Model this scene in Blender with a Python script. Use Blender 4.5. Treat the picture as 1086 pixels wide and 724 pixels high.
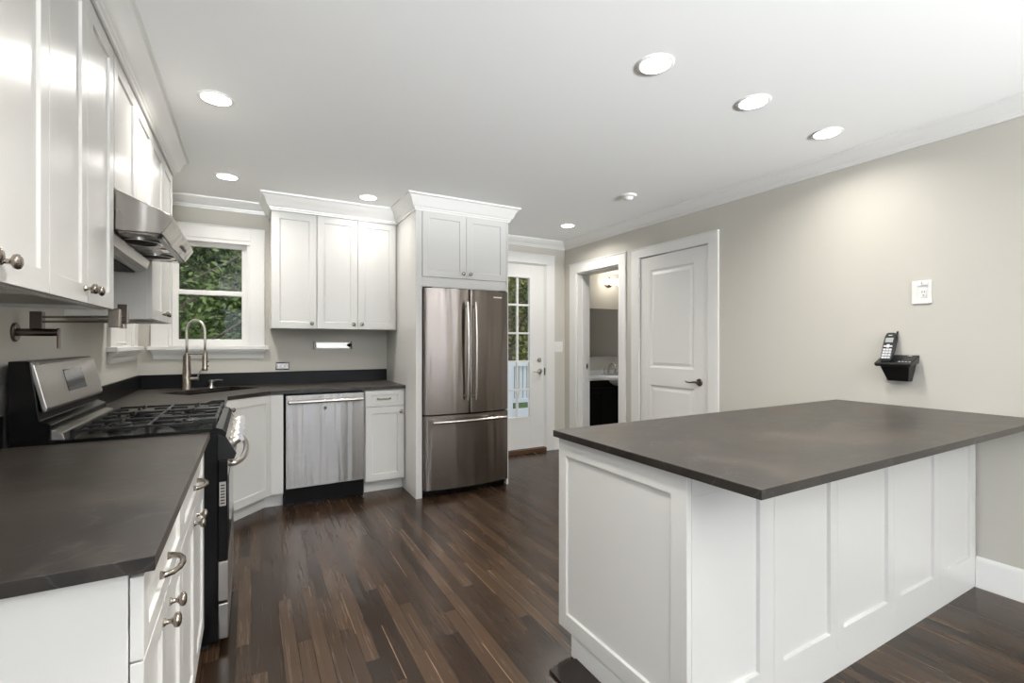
import bpy, bmesh, math, random
from mathutils import Vector, Matrix, noise
random.seed(7)
PI = math.pi
C = bpy.context.scene.collection
for o in list(bpy.data.objects): bpy.data.objects.remove(o)

# ------------------------------------------------------------------ camera, world, exposure
sc = bpy.context.scene
cam = bpy.data.cameras.new('camera'); cam_o = bpy.data.objects.new('camera', cam); C.objects.link(cam_o)
cam.sensor_width = 36; cam.lens = 500.0/1086*36; cam.clip_start = 0.02; cam.clip_end = 200
cam_o.location = (0, 0, 1.285); cam_o.rotation_euler = (PI/2, 0, -math.radians(29.07))
cam.shift_y = 1.3/1086
sc.camera = cam_o
sc.view_settings.view_transform = 'Standard'; sc.view_settings.look = 'None'
sc.view_settings.gamma = 1; sc.view_settings.use_curve_mapping = False
sc.view_settings.exposure = 0.33
W = bpy.data.worlds.new('sky'); sc.world = W; W.use_nodes = True
W.node_tree.nodes['Background'].inputs[0].default_value = (0.78, 0.87, 1.0, 1)
W.node_tree.nodes['Background'].inputs[1].default_value = 2.3
LAMP_W = 8
def area(name, loc, rot, sx, sy, power, col):
    l = bpy.data.lights.new(name, 'AREA'); l.shape = 'RECTANGLE'; l.size = sx; l.size_y = sy
    l.energy = power; l.color = col
    o = bpy.data.objects.new(name, l); C.objects.link(o); o.location = loc; o.rotation_euler = rot
    return o
# added fill lamps at two invented rear windows, behind the camera
area('window_skylight', (0.0, -6.40, 1.30), (PI/2, 0, 0), 1.3, 1.8, 1, (0.93, 0.96, 1.0))
area('window_skylight', (2.25, -6.40, 1.30), (PI/2, 0, 0), 2.0, 2.0, 2, (0.93, 0.96, 1.0))
# added uplights at the same windows, aimed to brighten the ceiling
for gx_, gs_, gp_ in ((0.0, 1.3, 112), (2.25, 2.0, 168)):
    g_ = area('window_ground_bounce', (gx_, -6.38, 0.75), (PI/2+math.radians(27), 0, 0), gs_, 0.8, gp_, (0.93, 0.965, 1.0)); g_.data.spread = math.radians(42)
area('window_skylight', (-0.76, -1.3, 1.40), (0, -PI/2, 0), 1.8, 2.2, 9, (0.93, 0.96, 1.0))  # added fill lamp at an invented left window, out of view
LEFT_G = 5
g_ = area('window_ground_bounce', (-0.74, -1.3, 0.75), (0, -PI/2-math.radians(30), 0), 0.8, 2.2, LEFT_G, (0.95, 0.97, 1.0)); g_.data.spread = math.radians(42)  # added uplight at the same left window, tilted to the ceiling
sun = bpy.data.lights.new('sun', 'SUN'); sun.energy = 1.2; sun.angle = 0.3; sun.color = (1, 0.95, 0.85)
so = bpy.data.objects.new('sun', sun); C.objects.link(so); so.location = (0, 0, 12); so.rotation_euler = (math.radians(35), math.radians(20), 0)

# ------------------------------------------------------------------ materials
def mat(name, col, rough=0.5, metal=0.0, spec=0.5, coat=0.0):
    m = bpy.data.materials.new(name); m.use_nodes = True
    b = m.node_tree.nodes['Principled BSDF']
    b.inputs['Base Color'].default_value = (*col, 1); b.inputs['Roughness'].default_value = rough
    b.inputs['Metallic'].default_value = metal; b.inputs['Specular IOR Level'].default_value = spec
    b.inputs['Coat Weight'].default_value = coat
    return m
def nd(m, t, **kw):
    n = m.node_tree.nodes.new(t)
    for k, v in kw.items(): setattr(n, k, v)
    return n
def lk(m, a, b): m.node_tree.links.new(a, b)
def bsdf(m): return m.node_tree.nodes['Principled BSDF']
def coords(m, scale=(1, 1, 1)):
    g = nd(m, 'ShaderNodeNewGeometry'); mp = nd(m, 'ShaderNodeMapping'); mp.inputs['Scale'].default_value = scale
    lk(m, g.outputs['Position'], mp.inputs['Vector']); return mp.outputs['Vector']
def bump(m, vec, scale, strength, dist=0.002, detail=2):
    n = nd(m, 'ShaderNodeTexNoise'); n.inputs['Scale'].default_value = scale; n.inputs['Detail'].default_value = detail
    lk(m, vec, n.inputs['Vector'])
    b = nd(m, 'ShaderNodeBump'); b.inputs['Strength'].default_value = strength; b.inputs['Distance'].default_value = dist
    lk(m, n.outputs['Fac'], b.inputs['Height']); lk(m, b.outputs['Normal'], bsdf(m).inputs['Normal'])
def ramp(m, fac, stops):
    r = nd(m, 'ShaderNodeValToRGB')
    while len(r.color_ramp.elements) < len(stops): r.color_ramp.elements.new(0.5)
    for e, (p, c) in zip(r.color_ramp.elements, stops): e.position = p; e.color = (*c, 1)
    lk(m, fac, r.inputs['Fac']); return r.outputs['Color']

M = {}
M['wall'] = mat('greige_wall_paint', (0.58, 0.555, 0.495), 0.6, spec=0.3); bump(M['wall'], coords(M['wall']), 180, 0.08)
M['rear'] = mat('deep_taupe_paint', (0.16, 0.14, 0.12), 0.7)  # dark tone so the unseen walls behind the camera bounce less light
M['ceiling'] = mat('white_ceiling_paint', (0.88, 0.88, 0.865), 0.7, spec=0.2)
M['trim'] = mat('white_trim_paint', (0.80, 0.79, 0.76), 0.3)
M['cabinet'] = mat('white_cabinet_lacquer', (0.68, 0.67, 0.64), 0.30); bump(M['cabinet'], coords(M['cabinet'], (3, 3, 0.4)), 9, 0.03, 0.004)
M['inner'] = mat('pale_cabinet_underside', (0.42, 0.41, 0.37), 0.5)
M['black'] = mat('black_enamel', (0.003, 0.003, 0.0032), 0.2, spec=0.25)
M['matt_black'] = mat('matt_black', (0.003, 0.003, 0.003), 0.6, spec=0.2)
M['iron'] = mat('cast_iron', (0.006, 0.006, 0.0062), 0.35, spec=0.4)
M['plastic'] = mat('black_plastic', (0.006, 0.006, 0.0062), 0.35, spec=0.4)
M['grey_key'] = mat('pale_grey_keys', (0.6, 0.6, 0.6), 0.5)
M['screen'] = mat('grey_display', (0.35, 0.37, 0.36), 0.25)
M['chrome'] = mat('polished_chrome', (0.55, 0.53, 0.51), 0.12, 1)
M['nickel'] = mat('brushed_nickel', (0.34, 0.295, 0.25), 0.25, 1)
M['dark_nickel'] = mat('dark_nickel', (0.17, 0.14, 0.12), 0.28, 1)
M['satin'] = mat('satin_nickel', (0.6, 0.57, 0.53), 0.28, 1)
M['white_plastic'] = mat('white_plastic', (0.82, 0.81, 0.78), 0.35)
M['dark_glass'] = mat('dark_glass', (0.008, 0.008, 0.01), 0.05)
M['porcelain'] = mat('white_porcelain', (0.85, 0.85, 0.83), 0.12)
M['rubber'] = mat('rubber', (0.02, 0.02, 0.02), 0.8)
M['slot'] = mat('slot_shadow_grey', (0.06, 0.055, 0.05), 0.6)
M['threshold'] = mat('brown_wood_sill', (0.09, 0.045, 0.022), 0.4)
M['dark_strip'] = mat('very_dark_stained_wood', (0.012, 0.007, 0.005), 0.4)
M['deck'] = mat('pale_deck_boards', (0.45, 0.45, 0.44), 0.7)
M['lawn'] = mat('lawn', (0.07, 0.12, 0.03), 0.9)
M['white_ext'] = mat('white_exterior_paint', (0.85, 0.87, 0.88), 0.5)
M['bark'] = mat('bark', (0.075, 0.055, 0.04), 0.9)
M['mirror'] = mat('mirror_silver', (0.85, 0.85, 0.85), 0.02, 1)

def steel(name, col, rough, ax, wave=0.0, wscale=(5, 5, 0.7), grain=True, an=1.0):
    m = mat(name, col, rough, 1.0); b = bsdf(m)
    b.inputs['Anisotropic'].default_value = an
    v = nd(m, 'ShaderNodeCombineXYZ'); v.inputs[0].default_value, v.inputs[1].default_value, v.inputs[2].default_value = ax
    lk(m, v.outputs[0], b.inputs['Tangent'])
    s = nd(m, 'ShaderNodeTexNoise'); s.inputs['Scale'].default_value = 1.0
    lk(m, coords(m, (4, 4, 400) if grain else (2, 2, 2)), s.inputs['Vector'])
    mr = nd(m, 'ShaderNodeMapRange'); mr.inputs[3].default_value = rough*0.75; mr.inputs[4].default_value = rough*1.3
    lk(m, s.outputs['Fac'], mr.inputs[0]); lk(m, mr.outputs[0], b.inputs['Roughness'])
    if wave: bump(m, coords(m, wscale), 1.0, 1.0, wave, 1.5)
    return m
M['fridge_steel'] = steel('fridge_stainless', (0.235, 0.205, 0.185), 0.20, (0, 0, 1), 0.012, (9, 2, 0.7))
M['dw_steel'] = steel('dishwasher_stainless', (0.33, 0.315, 0.30), 0.22, (0, 0, 1), 0.006, (13, 2, 0.6))
M['hood_steel'] = steel('hood_stainless', (0.36, 0.335, 0.31), 0.26, (0, 0, 1), 0.012, (9, 5, 0.5), False)
M['range_steel'] = steel('range_stainless', (0.50, 0.475, 0.45), 0.30, (0, 0, 1), grain=False, an=0.0)
M['pull_steel'] = mat('pull_stainless', (0.62, 0.58, 0.54), 0.22, 1)

# soapstone-like counter
def stone(name, edge=False):
    m = mat(name, (0.03, 0.028, 0.026), 0.4, spec=0.6); b = bsdf(m)
    b.inputs['Sheen Weight'].default_value = 0.10; b.inputs['Sheen Roughness'].default_value = 0.35; b.inputs['Sheen Tint'].default_value = (0.75, 0.62, 0.50, 1)
    vec = coords(m, (1, 1, 1))
    n1 = nd(m, 'ShaderNodeTexNoise'); n1.inputs['Scale'].default_value = 2.6; n1.inputs['Detail'].default_value = 6; n1.inputs['Distortion'].default_value = 1.0
    n1.inputs['Roughness'].default_value = 0.65
    lk(m, vec, n1.inputs['Vector'])
    c = ramp(m, n1.outputs['Fac'], [(0.32, (0.006, 0.0046, 0.0036)), (0.52, (0.016, 0.0122, 0.0092)), (0.72, (0.050, 0.038, 0.028))])
    # pale veins
    n2 = nd(m, 'ShaderNodeTexNoise'); n2.inputs['Scale'].default_value = 1.7; n2.inputs['Detail'].default_value = 5; n2.inputs['Distortion'].default_value = 2.2
    lk(m, coords(m, (1.0, 2.2, 1)), n2.inputs['Vector'])
    v = ramp(m, n2.outputs['Fac'], [(0.488, (0, 0, 0)), (0.5, (1, 1, 1)), (0.512, (0, 0, 0))])
    mx = nd(m, 'ShaderNodeMix', data_type='RGBA'); mx.inputs[7].default_value = (0.12, 0.11, 0.10, 1)
    ml = nd(m, 'ShaderNodeMath', operation='MULTIPLY'); ml.inputs[1].default_value = 0.28
    lk(m, v, ml.inputs[0]); lk(m, ml.outputs[0], mx.inputs[0]); lk(m, c, mx.inputs[6]); lk(m, mx.outputs[2], b.inputs['Base Color'])
    mr = nd(m, 'ShaderNodeMapRange'); mr.inputs[3].default_value = 0.30; mr.inputs[4].default_value = 0.48
    lk(m, n1.outputs['Fac'], mr.inputs[0]); lk(m, mr.outputs[0], b.inputs['Roughness'])
    bump(m, vec, 60, 0.12, 0.001)
    return m
M['stone'] = stone('dark_soapstone')
M['splash'] = mat('black_stone_splash', (0.0035, 0.0035, 0.004), 0.4, spec=0.25)

# dark oak strip floor, boards run along Y
def floor_mat():
    m = mat('dark_oak_strips', (0.06, 0.04, 0.03), 0.3, spec=0.42); b = bsdf(m)
    g = nd(m, 'ShaderNodeNewGeometry')
    sep = nd(m, 'ShaderNodeSeparateXYZ'); lk(m, g.outputs['Position'], sep.inputs[0])
    def math_(op, a, bb=None, c=None):
        n = nd(m, 'ShaderNodeMath', operation=op)
        for i, x in enumerate((a, bb, c)):
            if x is None: continue
            if isinstance(x, (int, float)): n.inputs[i].default_value = x
            else: lk(m, x, n.inputs[i])
        return n.outputs[0]
    bw, bl = 0.0575, 0.95
    px = math_('DIVIDE', math_('ADD', sep.outputs['X'], 10), bw); ix = math_('FLOOR', px); fx = math_('FRACT', px)
    wn = nd(m, 'ShaderNodeTexWhiteNoise', noise_dimensions='1D'); lk(m, ix, wn.inputs['W'])
    py = math_('ADD', math_('DIVIDE', sep.outputs['Y'], bl), math_('MULTIPLY', wn.outputs['Value'], 7.3)); iy = math_('FLOOR', py); fy = math_('FRACT', py)
    cv = nd(m, 'ShaderNodeCombineXYZ'); lk(m, ix, cv.inputs[0]); lk(m, iy, cv.inputs[1])
    w2 = nd(m, 'ShaderNodeTexWhiteNoise', noise_dimensions='2D'); lk(m, cv.outputs[0], w2.inputs['Vector'])
    # grain
    gv = nd(m, 'ShaderNodeCombineXYZ'); lk(m, math_('ADD', math_('MULTIPLY', sep.outputs['X'], 80), math_('MULTIPLY', w2.outputs['Value'], 90)), gv.inputs[0])
    lk(m, math_('MULTIPLY', sep.outputs['Y'], 2.2), gv.inputs[1])
    gn = nd(m, 'ShaderNodeTexNoise'); gn.inputs['Scale'].default_value = 1; gn.inputs['Detail'].default_value = 5; gn.inputs['Distortion'].default_value = 0.6
    lk(m, gv.outputs[0], gn.inputs['Vector'])
    big = nd(m, 'ShaderNodeTexNoise'); big.inputs['Scale'].default_value = 1.3; big.inputs['Detail'].default_value = 2; lk(m, g.outputs['Position'], big.inputs['Vector'])
    t = math_('ADD', math_('ADD', math_('MULTIPLY', w2.outputs['Value'], 0.55), math_('MULTIPLY', gn.outputs['Fac'], 0.34)), math_('MULTIPLY', big.outputs['Fac'], 0.22))
    c = ramp(m, t, [(0.2, (0.014, 0.0072, 0.0038)), (0.5, (0.033, 0.0182, 0.0100)), (0.8, (0.066, 0.039, 0.0220)), (1.0, (0.125, 0.077, 0.044))])
    # gaps: most are dark, a few worn ones pale
    e = math_('MINIMUM', fx, math_('SUBTRACT', 1, fx)); gap = math_('LESS_THAN', e, 0.022)
    e2 = math_('MINIMUM', fy, math_('SUBTRACT', 1, fy)); gap2 = math_('LESS_THAN', e2, 0.0016)
    gap = math_('MAXIMUM', gap, gap2)
    mx = nd(m, 'ShaderNodeMix', data_type='RGBA'); mx.inputs[7].default_value = (0.008, 0.005, 0.004, 1)
    lk(m, gap, mx.inputs[0]); lk(m, c, mx.inputs[6])
    w3 = nd(m, 'ShaderNodeTexWhiteNoise', noise_dimensions='3D')
    cv3 = nd(m, 'ShaderNodeCombineXYZ'); lk(m, ix, cv3.inputs[0]); lk(m, math_('FLOOR', math_('ADD', math_('MULTIPLY', sep.outputs['Y'], 2.6), math_('MULTIPLY', wn.outputs['Value'], 3))), cv3.inputs[1]); cv3.inputs[2].default_value = 4.2
    lk(m, cv3.outputs[0], w3.inputs['Vector'])
    worn = math_('MULTIPLY', math_('GREATER_THAN', w3.outputs['Value'], 0.955), math_('LESS_THAN', fx, 0.045))
    mx2 = nd(m, 'ShaderNodeMix', data_type='RGBA'); mx2.inputs[7].default_value = (0.30, 0.19, 0.11, 1)
    lk(m, worn, mx2.inputs[0]); lk(m, mx.outputs[2], mx2.inputs[6]); lk(m, mx2.outputs[2], b.inputs['Base Color'])
    mr = nd(m, 'ShaderNodeMapRange'); mr.inputs[3].default_value = 0.18; mr.inputs[4].default_value = 0.33
    lk(m, gn.outputs['Fac'], mr.inputs[0]); lk(m, mr.outputs[0], b.inputs['Roughness'])
    bp = nd(m, 'ShaderNodeBump'); bp.inputs['Strength'].default_value = 0.22; bp.inputs['Distance'].default_value = 0.002
    h = math_('ADD', math_('MULTIPLY', gn.outputs['Fac'], 0.25), math_('ADD', math_('MULTIPLY', gap, -0.6), math_('MULTIPLY', w2.outputs['Value'], 0.3)))
    lk(m, h, bp.inputs['Height']); lk(m, bp.outputs['Normal'], b.inputs['Normal'])
    return m
M['floor'] = floor_mat()

def emit(name, col, s):
    m = bpy.data.materials.new(name); m.use_nodes = True; b = bsdf(m)
    b.inputs['Base Color'].default_value = (*col, 1); b.inputs['Emission Color'].default_value = (*col, 1); b.inputs['Emission Strength'].default_value = s
    return m
M['lens'] = emit('glowing_lamp_lens', (1, 0.97, 0.92), 9)
M['globe'] = emit('glowing_globe', (1, 0.93, 0.82), 3.0)
def glass(name):
    m = bpy.data.materials.new(name); m.use_nodes = True; nt = m.node_tree; nt.nodes.clear()
    o = nt.nodes.new('ShaderNodeOutputMaterial'); t = nt.nodes.new('ShaderNodeBsdfTransparent'); g = nt.nodes.new('ShaderNodeBsdfGlossy')
    g.inputs['Roughness'].default_value = 0.02; f = nt.nodes.new('ShaderNodeFresnel'); f.inputs['IOR'].default_value = 1.3
    x = nt.nodes.new('ShaderNodeMixShader'); nt.links.new(f.outputs[0], x.inputs[0]); nt.links.new(t.outputs[0], x.inputs[1]); nt.links.new(g.outputs[0], x.inputs[2])
    nt.links.new(x.outputs[0], o.inputs[0]); return m
M['glass'] = glass('window_glass')
def leaf_mat(name, a, b_):
    m = mat(name, a, 0.6, spec=0.2)
    oi = nd(m, 'ShaderNodeTexNoise'); oi.inputs['Scale'].default_value = 1.6; oi.inputs['Detail'].default_value = 6
    lk(m, coords(m), oi.inputs['Vector'])
    lk(m, ramp(m, oi.outputs['Fac'], [(0.3, a), (0.7, b_)]), bsdf(m).inputs['Base Color'])
    return m
M['leaf'] = leaf_mat('leaves_green', (0.035, 0.06, 0.014), (0.14, 0.19, 0.05))
M['leaf_dark'] = leaf_mat('leaves_dark_green', (0.02, 0.05, 0.012), (0.07, 0.13, 0.03))
M['leaf_olive'] = leaf_mat('leaves_olive', (0.055, 0.06, 0.014), (0.17, 0.165, 0.042))

# ------------------------------------------------------------------ object helpers
BASE = {}
def bm_new(): return bmesh.new()
def obj(name, bm, m, parent=None, bev=0.0, smooth=False):
    bmesh.ops.recalc_face_normals(bm, faces=bm.faces[:])
    xs = [v.co.x for v in bm.verts]; ys = [v.co.y for v in bm.verts]; zs = [v.co.z for v in bm.verts]
    b = Vector(((min(xs)+max(xs))/2, (min(ys)+max(ys))/2, min(zs)))
    for v in bm.verts: v.co -= b
    me = bpy.data.meshes.new(name); bm.to_mesh(me); bm.free()
    me.materials.append(M[m] if isinstance(m, str) else m)
    if smooth:
        for p in me.polygons: p.use_smooth = True
        if smooth != 'all':
            me.set_sharp_from_angle(angle=math.radians(40))
    o = bpy.data.objects.new(name, me); C.objects.link(o)
    BASE[o] = b
    if parent is not None: o.parent = parent; o.location = b - BASE[parent]
    else: o.location = b
    if bev:
        md = o.modifiers.new('bevel', 'BEVEL'); md.width = bev; md.segments = 2; md.limit_method = 'ANGLE'; md.angle_limit = math.radians(50)
    return o
def thing(name, label, cat, loc, group=None, kind=None):
    o = bpy.data.objects.new(name, None); C.objects.link(o); o.location = loc; o.empty_display_size = 0.05
    BASE[o] = Vector(loc)
    if kind: o['kind'] = kind
    o['label'] = label; o['category'] = cat
    if group: o['group'] = group
    return o
def tag(o, label, cat, group=None, kind=None):
    o['label'] = label; o['category'] = cat
    if group: o['group'] = group
    if kind: o['kind'] = kind
    return o
def lab(o, s): o['label'] = s; return o
def struct(name, bm, m, label, cat, bev=0.0, smooth=False):
    o = obj(name, bm, m, None, bev, smooth); return tag(o, label, cat, kind='structure')
def box(bm, x0, x1, y0, y1, z0, z1):
    r = bmesh.ops.create_cube(bm, size=1.0, matrix=Matrix.Translation(((x0+x1)/2, (y0+y1)/2, (z0+z1)/2)) @ Matrix.Diagonal((abs(x1-x0), abs(y1-y0), abs(z1-z0), 1)))
    return r['verts']
def nb(*a):
    bm = bm_new(); box(bm, *a); return bm
def prism(bm, poly, fn, a0, a1):
    """extrude a 2D polygon: fn(p, a) -> 3D point"""
    A = [bm.verts.new(fn(p, a0)) for p in poly]; B = [bm.verts.new(fn(p, a1)) for p in poly]
    bm.faces.new(A); bm.faces.new(B[::-1])
    for i in range(len(poly)):
        j = (i+1) % len(poly); bm.faces.new([A[i], A[j], B[j], B[i]])
def zprism(poly, z0, z1):
    bm = bm_new(); prism(bm, poly, lambda p, a: (p[0], p[1], a), z0, z1); return bm
def yprism(poly, y0, y1):
    bm = bm_new(); prism(bm, poly, lambda p, a: (p[0], a, p[1]), y0, y1); return bm
def ring_basis(d):
    d = d.normalized(); a = Vector((0, 0, 1)) if abs(d.z) < 0.9 else Vector((1, 0, 0))
    u = d.cross(a).normalized(); return u, d.cross(u).normalized()
def lathe(bm, O, ax, prof, seg=20):
    """prof: (distance along ax, radius)"""
    O = Vector(O); ax = Vector(ax).normalized(); u, v = ring_basis(ax); rings = []
    for d, r in prof:
        if r < 1e-5: rings.append([bm.verts.new(O+ax*d)])
        else: rings.append([bm.verts.new(O+ax*d+(u*math.cos(2*PI*k/seg)+v*math.sin(2*PI*k/seg))*r) for k in range(seg)])
    for a, b in zip(rings, rings[1:]):
        if len(a) == 1 and len(b) == 1: continue
        for k in range(seg):
            j = (k+1) % seg
            if len(a) == 1: bm.faces.new([a[0], b[j], b[k]])
            elif len(b) == 1: bm.faces.new([a[k], a[j], b[0]])
            else: bm.faces.new([a[k], a[j], b[j], b[k]])
    if len(rings[0]) > 1: bm.faces.new(rings[0][::-1])
    if len(rings[-1]) > 1: bm.faces.new(rings[-1])
def tube(bm, pts, r, seg=12):
    pts = [Vector(p) for p in pts]; n = len(pts); rr = r if isinstance(r, (list, tuple)) else [r]*n
    d0 = (pts[1]-pts[0]).normalized(); u, v = ring_basis(d0); rings = []
    for i, p in enumerate(pts):
        d = (pts[min(i+1, n-1)]-pts[max(i-1, 0)]).normalized()
        u = (u-d*u.dot(d)).normalized(); v = d.cross(u)
        rings.append([bm.verts.new(p+(u*math.cos(2*PI*k/seg)+v*math.sin(2*PI*k/seg))*rr[i]) for k in range(seg)])
    for a, b in zip(rings, rings[1:]):
        for k in range(seg):
            j = (k+1) % seg; bm.faces.new([a[k], a[j], b[j], b[k]])
    bm.faces.new(rings[0][::-1]); bm.faces.new(rings[-1])
def bez(p0, p1, p2, p3, n=10):
    p0, p1, p2, p3 = map(Vector, (p0, p1, p2, p3))
    return [p0*(1-t)**3+p1*3*t*(1-t)**2+p2*3*t*t*(1-t)+p3*t**3 for t in [i/n for i in range(n+1)]]
def sweep(bm, path, prof, i0=0, i1=None):
    """prof: (offset to the left of the path, z); mitred corners; emits segments i0..i1"""
    P = [Vector(p) for p in path]; n = len(P); i1 = n-1 if i1 is None else i1
    def nrm(i):
        d = (P[i+1]-P[i]).normalized(); return Vector((-d.y, d.x))
    def mit(i):
        if i == 0: return nrm(0)
        if i == n-1: return nrm(n-2)
        a, b = nrm(i-1), nrm(i); s = a+b
        return s/(s.dot(a))
    prev = None
    for i in range(i0, i1+1):
        m_ = mit(i); ring = [bm.verts.new((P[i].x+m_.x*o, P[i].y+m_.y*o, z)) for o, z in prof]
        if prev:
            for k in range(len(prof)):
                j = (k+1) % len(prof); bm.faces.new([prev[k], prev[j], ring[j], ring[k]])
        else: bm.faces.new(ring)
        prev = ring
    bm.faces.new(prev[::-1])
class Fr:
    """local frame on a vertical face: a along, n outward, z up"""
    def __init__(s, O, u, n): s.O = Vector(O); s.u = Vector(u).normalized(); s.n = Vector(n).normalized()
    def p(s, a, n, z): return s.O+s.u*a+s.n*n+Vector((0, 0, z))
def fbox(bm, F, a0, a1, n0, n1, z0, z1):
    vs = [bm.verts.new(F.p(a, n, z)) for a in (a0, a1) for n in (n0, n1) for z in (z0, z1)]
    for f in ((0, 1, 3, 2), (4, 6, 7, 5), (0, 4, 5, 1), (2, 3, 7, 6), (0, 2, 6, 4), (1, 5, 7, 3)): bm.faces.new([vs[i] for i in f])
def shaker(F, a0, a1, z0, z1, t=0.02, fr=0.06, rec=0.008, sl=0.003, n0=0.0, frz=None, m='cabinet', name='door', parent=None, ia=None, iz=None):
    """a frame and recessed panel front; ia / iz override the inner edges"""
    bm = bm_new(); frz = frz or fr
    b0, b1 = ia or (a0+fr, a1-fr); c0, c1 = iz or (z0+frz, z1-frz)
    R = lambda A0, A1, n, Z0, Z1: [bm.verts.new(F.p(*q)) for q in ((A0, n, Z0), (A1, n, Z0), (A1, n, Z1), (A0, n, Z1))]
    back = R(a0, a1, n0, z0, z1); fo = R(a0, a1, n0+t, z0, z1); fi = R(b0, b1, n0+t, c0, c1)
    pi_ = R(b0+sl, b1-sl, n0+t-rec, c0+sl, c1-sl)
    bm.faces.new(back[::-1]); bm.faces.new(pi_)
    for X, Y in ((back, fo), (fo, fi), (fi, pi_)):
        for k in range(4):
            j = (k+1) % 4; bm.faces.new([X[k], X[j], Y[j], Y[k]])
    return obj(name, bm, m, parent, 0.0012)
def knob(F, a, n, z, parent, m='nickel', s=1.0):
    bm = bm_new()
    lathe(bm, F.p(a, n, z), F.n, [(0, .009*s), (.003*s, .0085*s), (.006*s, .0055*s), (.014*s, .005*s), (.018*s, .009*s), (.021*s, .0145*s), (.026*s, .016*s), (.030*s, .0145*s), (.033*s, .009*s), (.034*s, 0)])
    return obj('knob', bm, m, parent, smooth='all')
def arch_pull(F, a, n, z, w, parent, m='nickel'):
    bm = bm_new(); h = w/2
    pts = [F.p(a-h, n, z), F.p(a-h, n+.010, z), F.p(a-h*.86, n+.022, z), F.p(a-h*.5, n+.031, z), F.p(a, n+.034, z), F.p(a+h*.5, n+.031, z), F.p(a+h*.86, n+.022, z), F.p(a+h, n+.010, z), F.p(a+h, n, z)]
    tube(bm, pts, [.009, .0065, .006, .0058, .0065, .0058, .006, .0065, .009], 10)
    return obj('pull_handle', bm, m, parent, smooth='all')
def holes_wall(bm, axis, c0, c1, u0, u1, z0, z1, holes):
    """a wall slab with rectangular openings: axis 'x' = slab across x from c0..c1 running along y"""
    us = sorted({u0, u1, *[h[0] for h in holes], *[h[1] for h in holes]}); zs = sorted({z0, z1, *[h[2] for h in holes], *[h[3] for h in holes]})
    for a, b in zip(us, us[1:]):
        for c, d in zip(zs, zs[1:]):
            mu, mz = (a+b)/2, (c+d)/2
            if any(h[0] < mu < h[1] and h[2] < mz < h[3] for h in holes): continue
            if axis == 'x': box(bm, c0, c1, a, b, c, d)
            else: box(bm, a, b, c0, c1, c, d)
    bmesh.ops.remove_doubles(bm, verts=bm.verts[:], dist=1e-5)
    # drop the inner faces two cells share
    seen = {}
    for f in list(bm.faces):
        k = tuple(sorted(v.index for v in f.verts)); seen.setdefault(frozenset(f.verts), []).append(f)
    for fs in seen.values():
        if len(fs) > 1: bmesh.ops.delete(bm, geom=fs, context='FACES_ONLY')
def holes_bm(*a):
    bm = bm_new(); holes_wall(bm, *a); return bm

# ------------------------------------------------------------------ room shell
XL, XR, YB, YF, CH = -0.78, 3.36, 4.72, -6.5, 2.50
struct('floor', nb(-0.95, 3.38, YF-.15, YB+.16, -0.06, 0), 'floor', 'dark stained oak strip floor of the kitchen', 'floor')
struct('ceiling', nb(-0.95, 3.52, YF-.15, YB+.16, CH, CH+.08), 'ceiling', 'flat white kitchen ceiling with recessed lamps', 'ceiling')
LW = (3.93, 4.49, 1.255, 2.16)      # left wall window opening
BW = (-0.58, -0.0, 1.255, 2.165)    # back wall window opening
BD = (2.17, 3.08, 0.0, 2.21)        # back door opening
RD1 = (3.74, 4.47, 0.0, 2.10)       # bathroom doorway
RD2 = (2.648, 3.445, 0.0, 2.115)    # closed door
struct('wall_left', holes_bm('x', -0.95, XL, .6, YB, 0, CH, [LW]), 'wall', 'greige wall behind the range and upper cabinets', 'wall')
struct('wall_left', holes_bm('x', -0.95, XL, YF, .6, 0, CH, [(-2.4, -0.2, 0.5, 2.2)]), 'rear', 'deep taupe wall with a window behind the camera on the left', 'wall')
struct('wall_back', holes_bm('y', YB, YB+.16, -0.95, 3.52, 0, CH, [BW, BD]), 'wall', 'greige wall with the sink window and the glass door', 'wall')
struct('wall_right', holes_bm('x', XR, 3.52, YF, YB, 0, CH, [RD1, RD2]), 'wall', 'long greige wall with the two white doorways', 'wall')
RW = [(-0.65, 0.65, 0.3, 2.25), (1.2, 3.25, 0.3, 2.3)]  # window openings invented for the fill light, out of view
struct('wall_rear', holes_bm('y', YF-.15, YF, -0.95, 3.52, 0, CH, RW), 'rear', 'deep taupe wall behind the camera with two windows', 'wall')
for i, h in enumerate(RW):
    bm = bm_new(); a0, a1, z0, z1 = h
    for b in ((a0-.1, a1+.1, z0-.1, z0), (a0-.1, a1+.1, z1, z1+.1), (a0-.1, a0, z0, z1), (a1, a1+.1, z0, z1)): box(bm, b[0], b[1], YF, YF+.02, b[2], b[3])
    struct('window_%d' % (3+i), bm, 'trim', 'white window frame in the wall behind the camera, %s' % ('narrow one' if i == 0 else 'wide one'), 'window')

bm = bm_new()
for b in ((-2.5, -.1, .4, .5), (-2.5, -.1, 2.2, 2.3), (-2.5, -2.4, .5, 2.2), (-.2, -.1, .5, 2.2), (-1.33, -1.27, .5, 2.2)): box(bm, XL, XL+.02, b[0], b[1], b[2], b[3])
struct('window_5', bm, 'trim', 'white window frame in the left wall behind the camera', 'window')  # invented frame around the left fill lamps

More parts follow.
